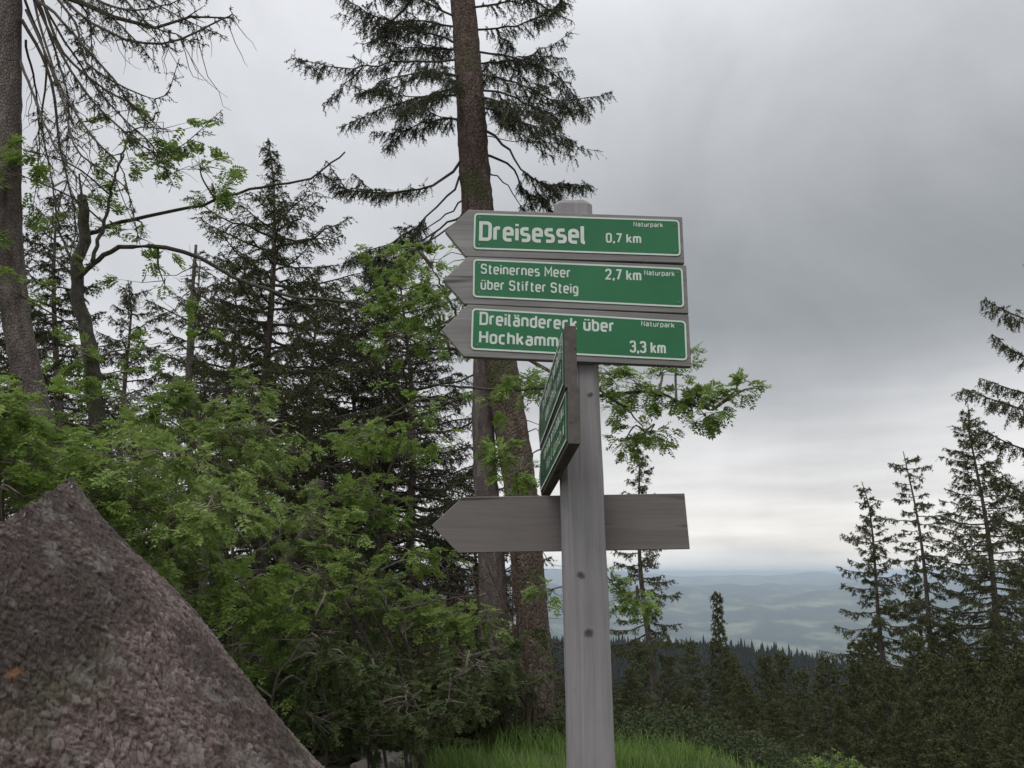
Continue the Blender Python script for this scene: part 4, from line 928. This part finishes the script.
Q = smoothpath([W(205, 560, 10), W(200, 440, 10), W(189, 380, 10), W(192, 300, 10), W(196, 245, 10)], 30); b0 = Q[0].copy(); b0[2] = float(ground_z(b0[0], b0[1]))
Q = np.vstack([[b0 - (0, 0, .1)], Q]); t = tree_root('dead_tree', b0, 'thin bare dead spruce stem with stubby twigs, under the arching rowan branch', 'tree')
gm = G(); tube(gm, Q, np.linspace(.05, .018, len(Q)), 8, 0, .05, rg); gm.build('trunk', M_BARKG, t, True, b0)
gm = G()
for _ in range(46):
    a = Q[rg.integers(6, 30)]; an = rg.random() * 6.28; l = rg.uniform(.15, .8); tube(gm, arc(rg, a, a + (math.cos(an) * l, math.sin(an) * l, rg.uniform(-.25, .1) * l * 1.5), .08, 6, .04), np.linspace(.008, .0015, 6), 3)
gm.build('branch', M_TWIG, t, origin=b0)

# --- tangles of brown dead twigs in the thicket
for lab, px0, px1, yy0, n, py0, py1 in [('tangle of reddish brown dead twigs at the foot of the forked spruce', 430, 545, 9.6, 240, 560, 740), ('tangle of brown dead twigs in the thicket right of the log', 300, 440, 9.0, 330, 570, 750)]:
    bs = W((px0 + px1) / 2, 740, yy0); bs[2] = float(ground_z(bs[0], yy0)); gm = G()
    for _ in range(n):
        a = W(rg.uniform(px0, px1), rg.uniform(py0, py1), yy0 + rg.uniform(-.6, .8)); l = rg.uniform(.25, .9); an = rg.random() * 6.28
        tube(gm, arc(rg, a, a + (math.cos(an) * l * .7, math.sin(an) * l * .7, rg.uniform(-.9, .1) * l), rg.uniform(-.1, .2), 6, .05), np.linspace(.006, .0015, 6), 3)
    for _ in range(14):
        x = rg.uniform(px0, px1); a = W(x, py1, yy0 + rg.uniform(-.5, .6)); a[2] = float(ground_z(a[0], a[1])) - .05; tube(gm, arc(rg, a, a + (rg.normal() * .3, 0, rg.uniform(1, 2.2)), 0, 7, .03), np.linspace(.02, .006, 7), 4)
    tag(gm.build('dead_brush', M_BROWN, None, True, bs), lab, 'brushwood')

# --- undergrowth, grass, small shrub, stone
rg = np.random.default_rng(90); n = 5200; yy = rg.uniform(8.6, 15, n); xx = rg.uniform(-.55, .62, n) * yy
keepm = ~((xx > -.7) & (xx < 2.6) & (yy < 8.9)); xx, yy = xx[keepm], yy[keepm]; n = len(xx)
Pb = np.stack([xx, yy, ground_z(xx, yy)], 1); gm = G(); hh_ = rg.uniform(.1, .55, n) * np.where(xx < 0, 2.0, .8); e = Pb + rg.normal(size=(n, 3)) * (.12, .12, 0) + hh_[:, None] * UP
sticks(gm, Pb, e, .004, .002, 1)
idx = np.repeat(np.arange(n), 16); tt = rg.uniform(.3, 1, len(idx))[:, None]; base_ = Pb[idx] + (e - Pb)[idx] * tt + rg.normal(size=(len(idx), 3)) * .04
d_ = nrm(rg.normal(size=(len(idx), 3)) * (1, 1, .5)); s_ = nrm(np.cross(d_, rg.normal(size=d_.shape))) * .014; l_ = rg.uniform(.03, .06, (len(idx), 1))
V = np.stack([base_, base_ + d_ * l_ * .5 + s_, base_ + d_ * l_, base_ + d_ * l_ * .5 - s_], 1).reshape(-1, 3); q = np.arange(len(idx))[:, None] * 4
gm.add(V, np.vstack([q + [0, 1, 2], q + [0, 2, 3]]), 0)
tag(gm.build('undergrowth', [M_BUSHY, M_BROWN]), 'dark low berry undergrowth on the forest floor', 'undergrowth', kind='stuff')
def blades(gm, rg, P, H, lean, w, seg=4):
    n = len(P); an = rg.random(n) * 6.28; dr = np.stack([np.cos(an), np.sin(an), 0 * an], 1); sd = np.stack([-np.sin(an), np.cos(an), 0 * an], 1) * w; V = []
    for k in range(seg + 1):
        s = k / seg; c = P + UP * (H * (s - .25 * s * s * lean))[:, None] + dr * (H * lean * s * s)[:, None]; V += [c - sd * (1 - s * .95), c + sd * (1 - s * .95)]
    V = np.stack(V, 1).reshape(-1, 3); b0 = np.arange(n)[:, None] * (2 * (seg + 1)); T = []
    for k in range(seg): T += [b0 + [2 * k, 2 * k + 1, 2 * k + 3], b0 + [2 * k, 2 * k + 3, 2 * k + 2]]
    gm.add(V, np.vstack(T))
n = 19000; xx = rg.uniform(-1.0, 2.6, n); yy = rg.uniform(6.2, 9.8, n)
pk = np.exp(-((xx - .6) / 1.35) ** 4) * np.clip(.6 + .8 * np.sin(xx * 3.1 + 1) * np.cos(yy * 2.7), .15, 1); kp_ = rg.random(n) < pk; xx, yy = xx[kp_], yy[kp_]; n = len(xx)
H = rg.uniform(.10, .38, n) * (.55 + .5 * np.exp(-((xx - .5) / 1.0) ** 2)) * (.8 + .3 * np.sin(xx * 5 + yy * 3)); gm = G()
blades(gm, rg, np.stack([xx, yy, ground_z(xx, yy) - .01], 1), H, rg.uniform(.2, .8, n), .0045)
tag(gm.build('grass', M_GRASS), 'bright green grass tufts around the foot of the signpost', 'grass', kind='stuff')
def leafy(name, px, y0, py_t, w, n, m_, lab, sz=.05, seed=1):
    rg = np.random.default_rng(seed); top = W(px, py_t, y0); gz = float(ground_z(top[0], y0)); bs = np.array((top[0], y0, gz)); H = top[2] - gz; gm = G()
    k = n // 8; an = rg.random(k) * 6.28; rr_ = w * np.sqrt(rg.random(k)); e = bs + np.stack([np.cos(an) * rr_, np.sin(an) * rr_, H * (1 - .5 * (rr_ / w) ** 2) * rg.uniform(.5, 1, k)], 1)
    sticks(gm, bs + rg.normal(size=(k, 3)) * (.05, .05, 0), e, .005, .002, 1); idx = rg.integers(0, k, n)
    P = bs + (e[idx] - bs) * rg.uniform(.45, 1, (n, 1)) + rg.normal(size=(n, 3)) * .03; leaves(gm, rg, P, nrm(rg.normal(size=(n, 3)) + UP * .4), sz * 2, 3)
    tag(gm.build(name, [m_, M_TWIGP], None, False, bs), lab, 'shrub')
leafy('shrub', 828, 9.5, 752, .55, 900, M_ROWY, 'yellow-green leafy shrub at the bottom right of the grass', .045, 3)
leafy('shrub', 880, 10, 760, .4, 400, M_ROW, 'small green shrub low at the bottom, right of the yellow-green one', .04, 4)
leafy('shrub', 400, 8.3, 700, .4, 500, M_BUSHY, 'dark leafy shrub between the log and the grass', .05, 5)
import bmesh
from mathutils import noise as mn
c = W(388, 764, 8.0); bm = bmesh.new(); bmesh.ops.create_icosphere(bm, subdivisions=5, radius=1)
for v in bm.verts:
    p = v.co.copy(); k = 1 + .28 * mn.fractal(p * 1.4, .9, 2.1, 4) + .05 * mn.noise(p * 7); v.co = Vector((p.x * .30 * k, p.y * .26 * k, p.z * .20 * k))
me = bpy.data.meshes.new('stone'); bm.to_mesh(me); bm.free(); me.materials.append(M_STONE)
o = bpy.data.objects.new('stone', me); COL.objects.link(o); o.location = (c[0], c[1], -.14)
tag(o, 'pale granite stone half hidden at the bottom, between log and grass', 'stone')
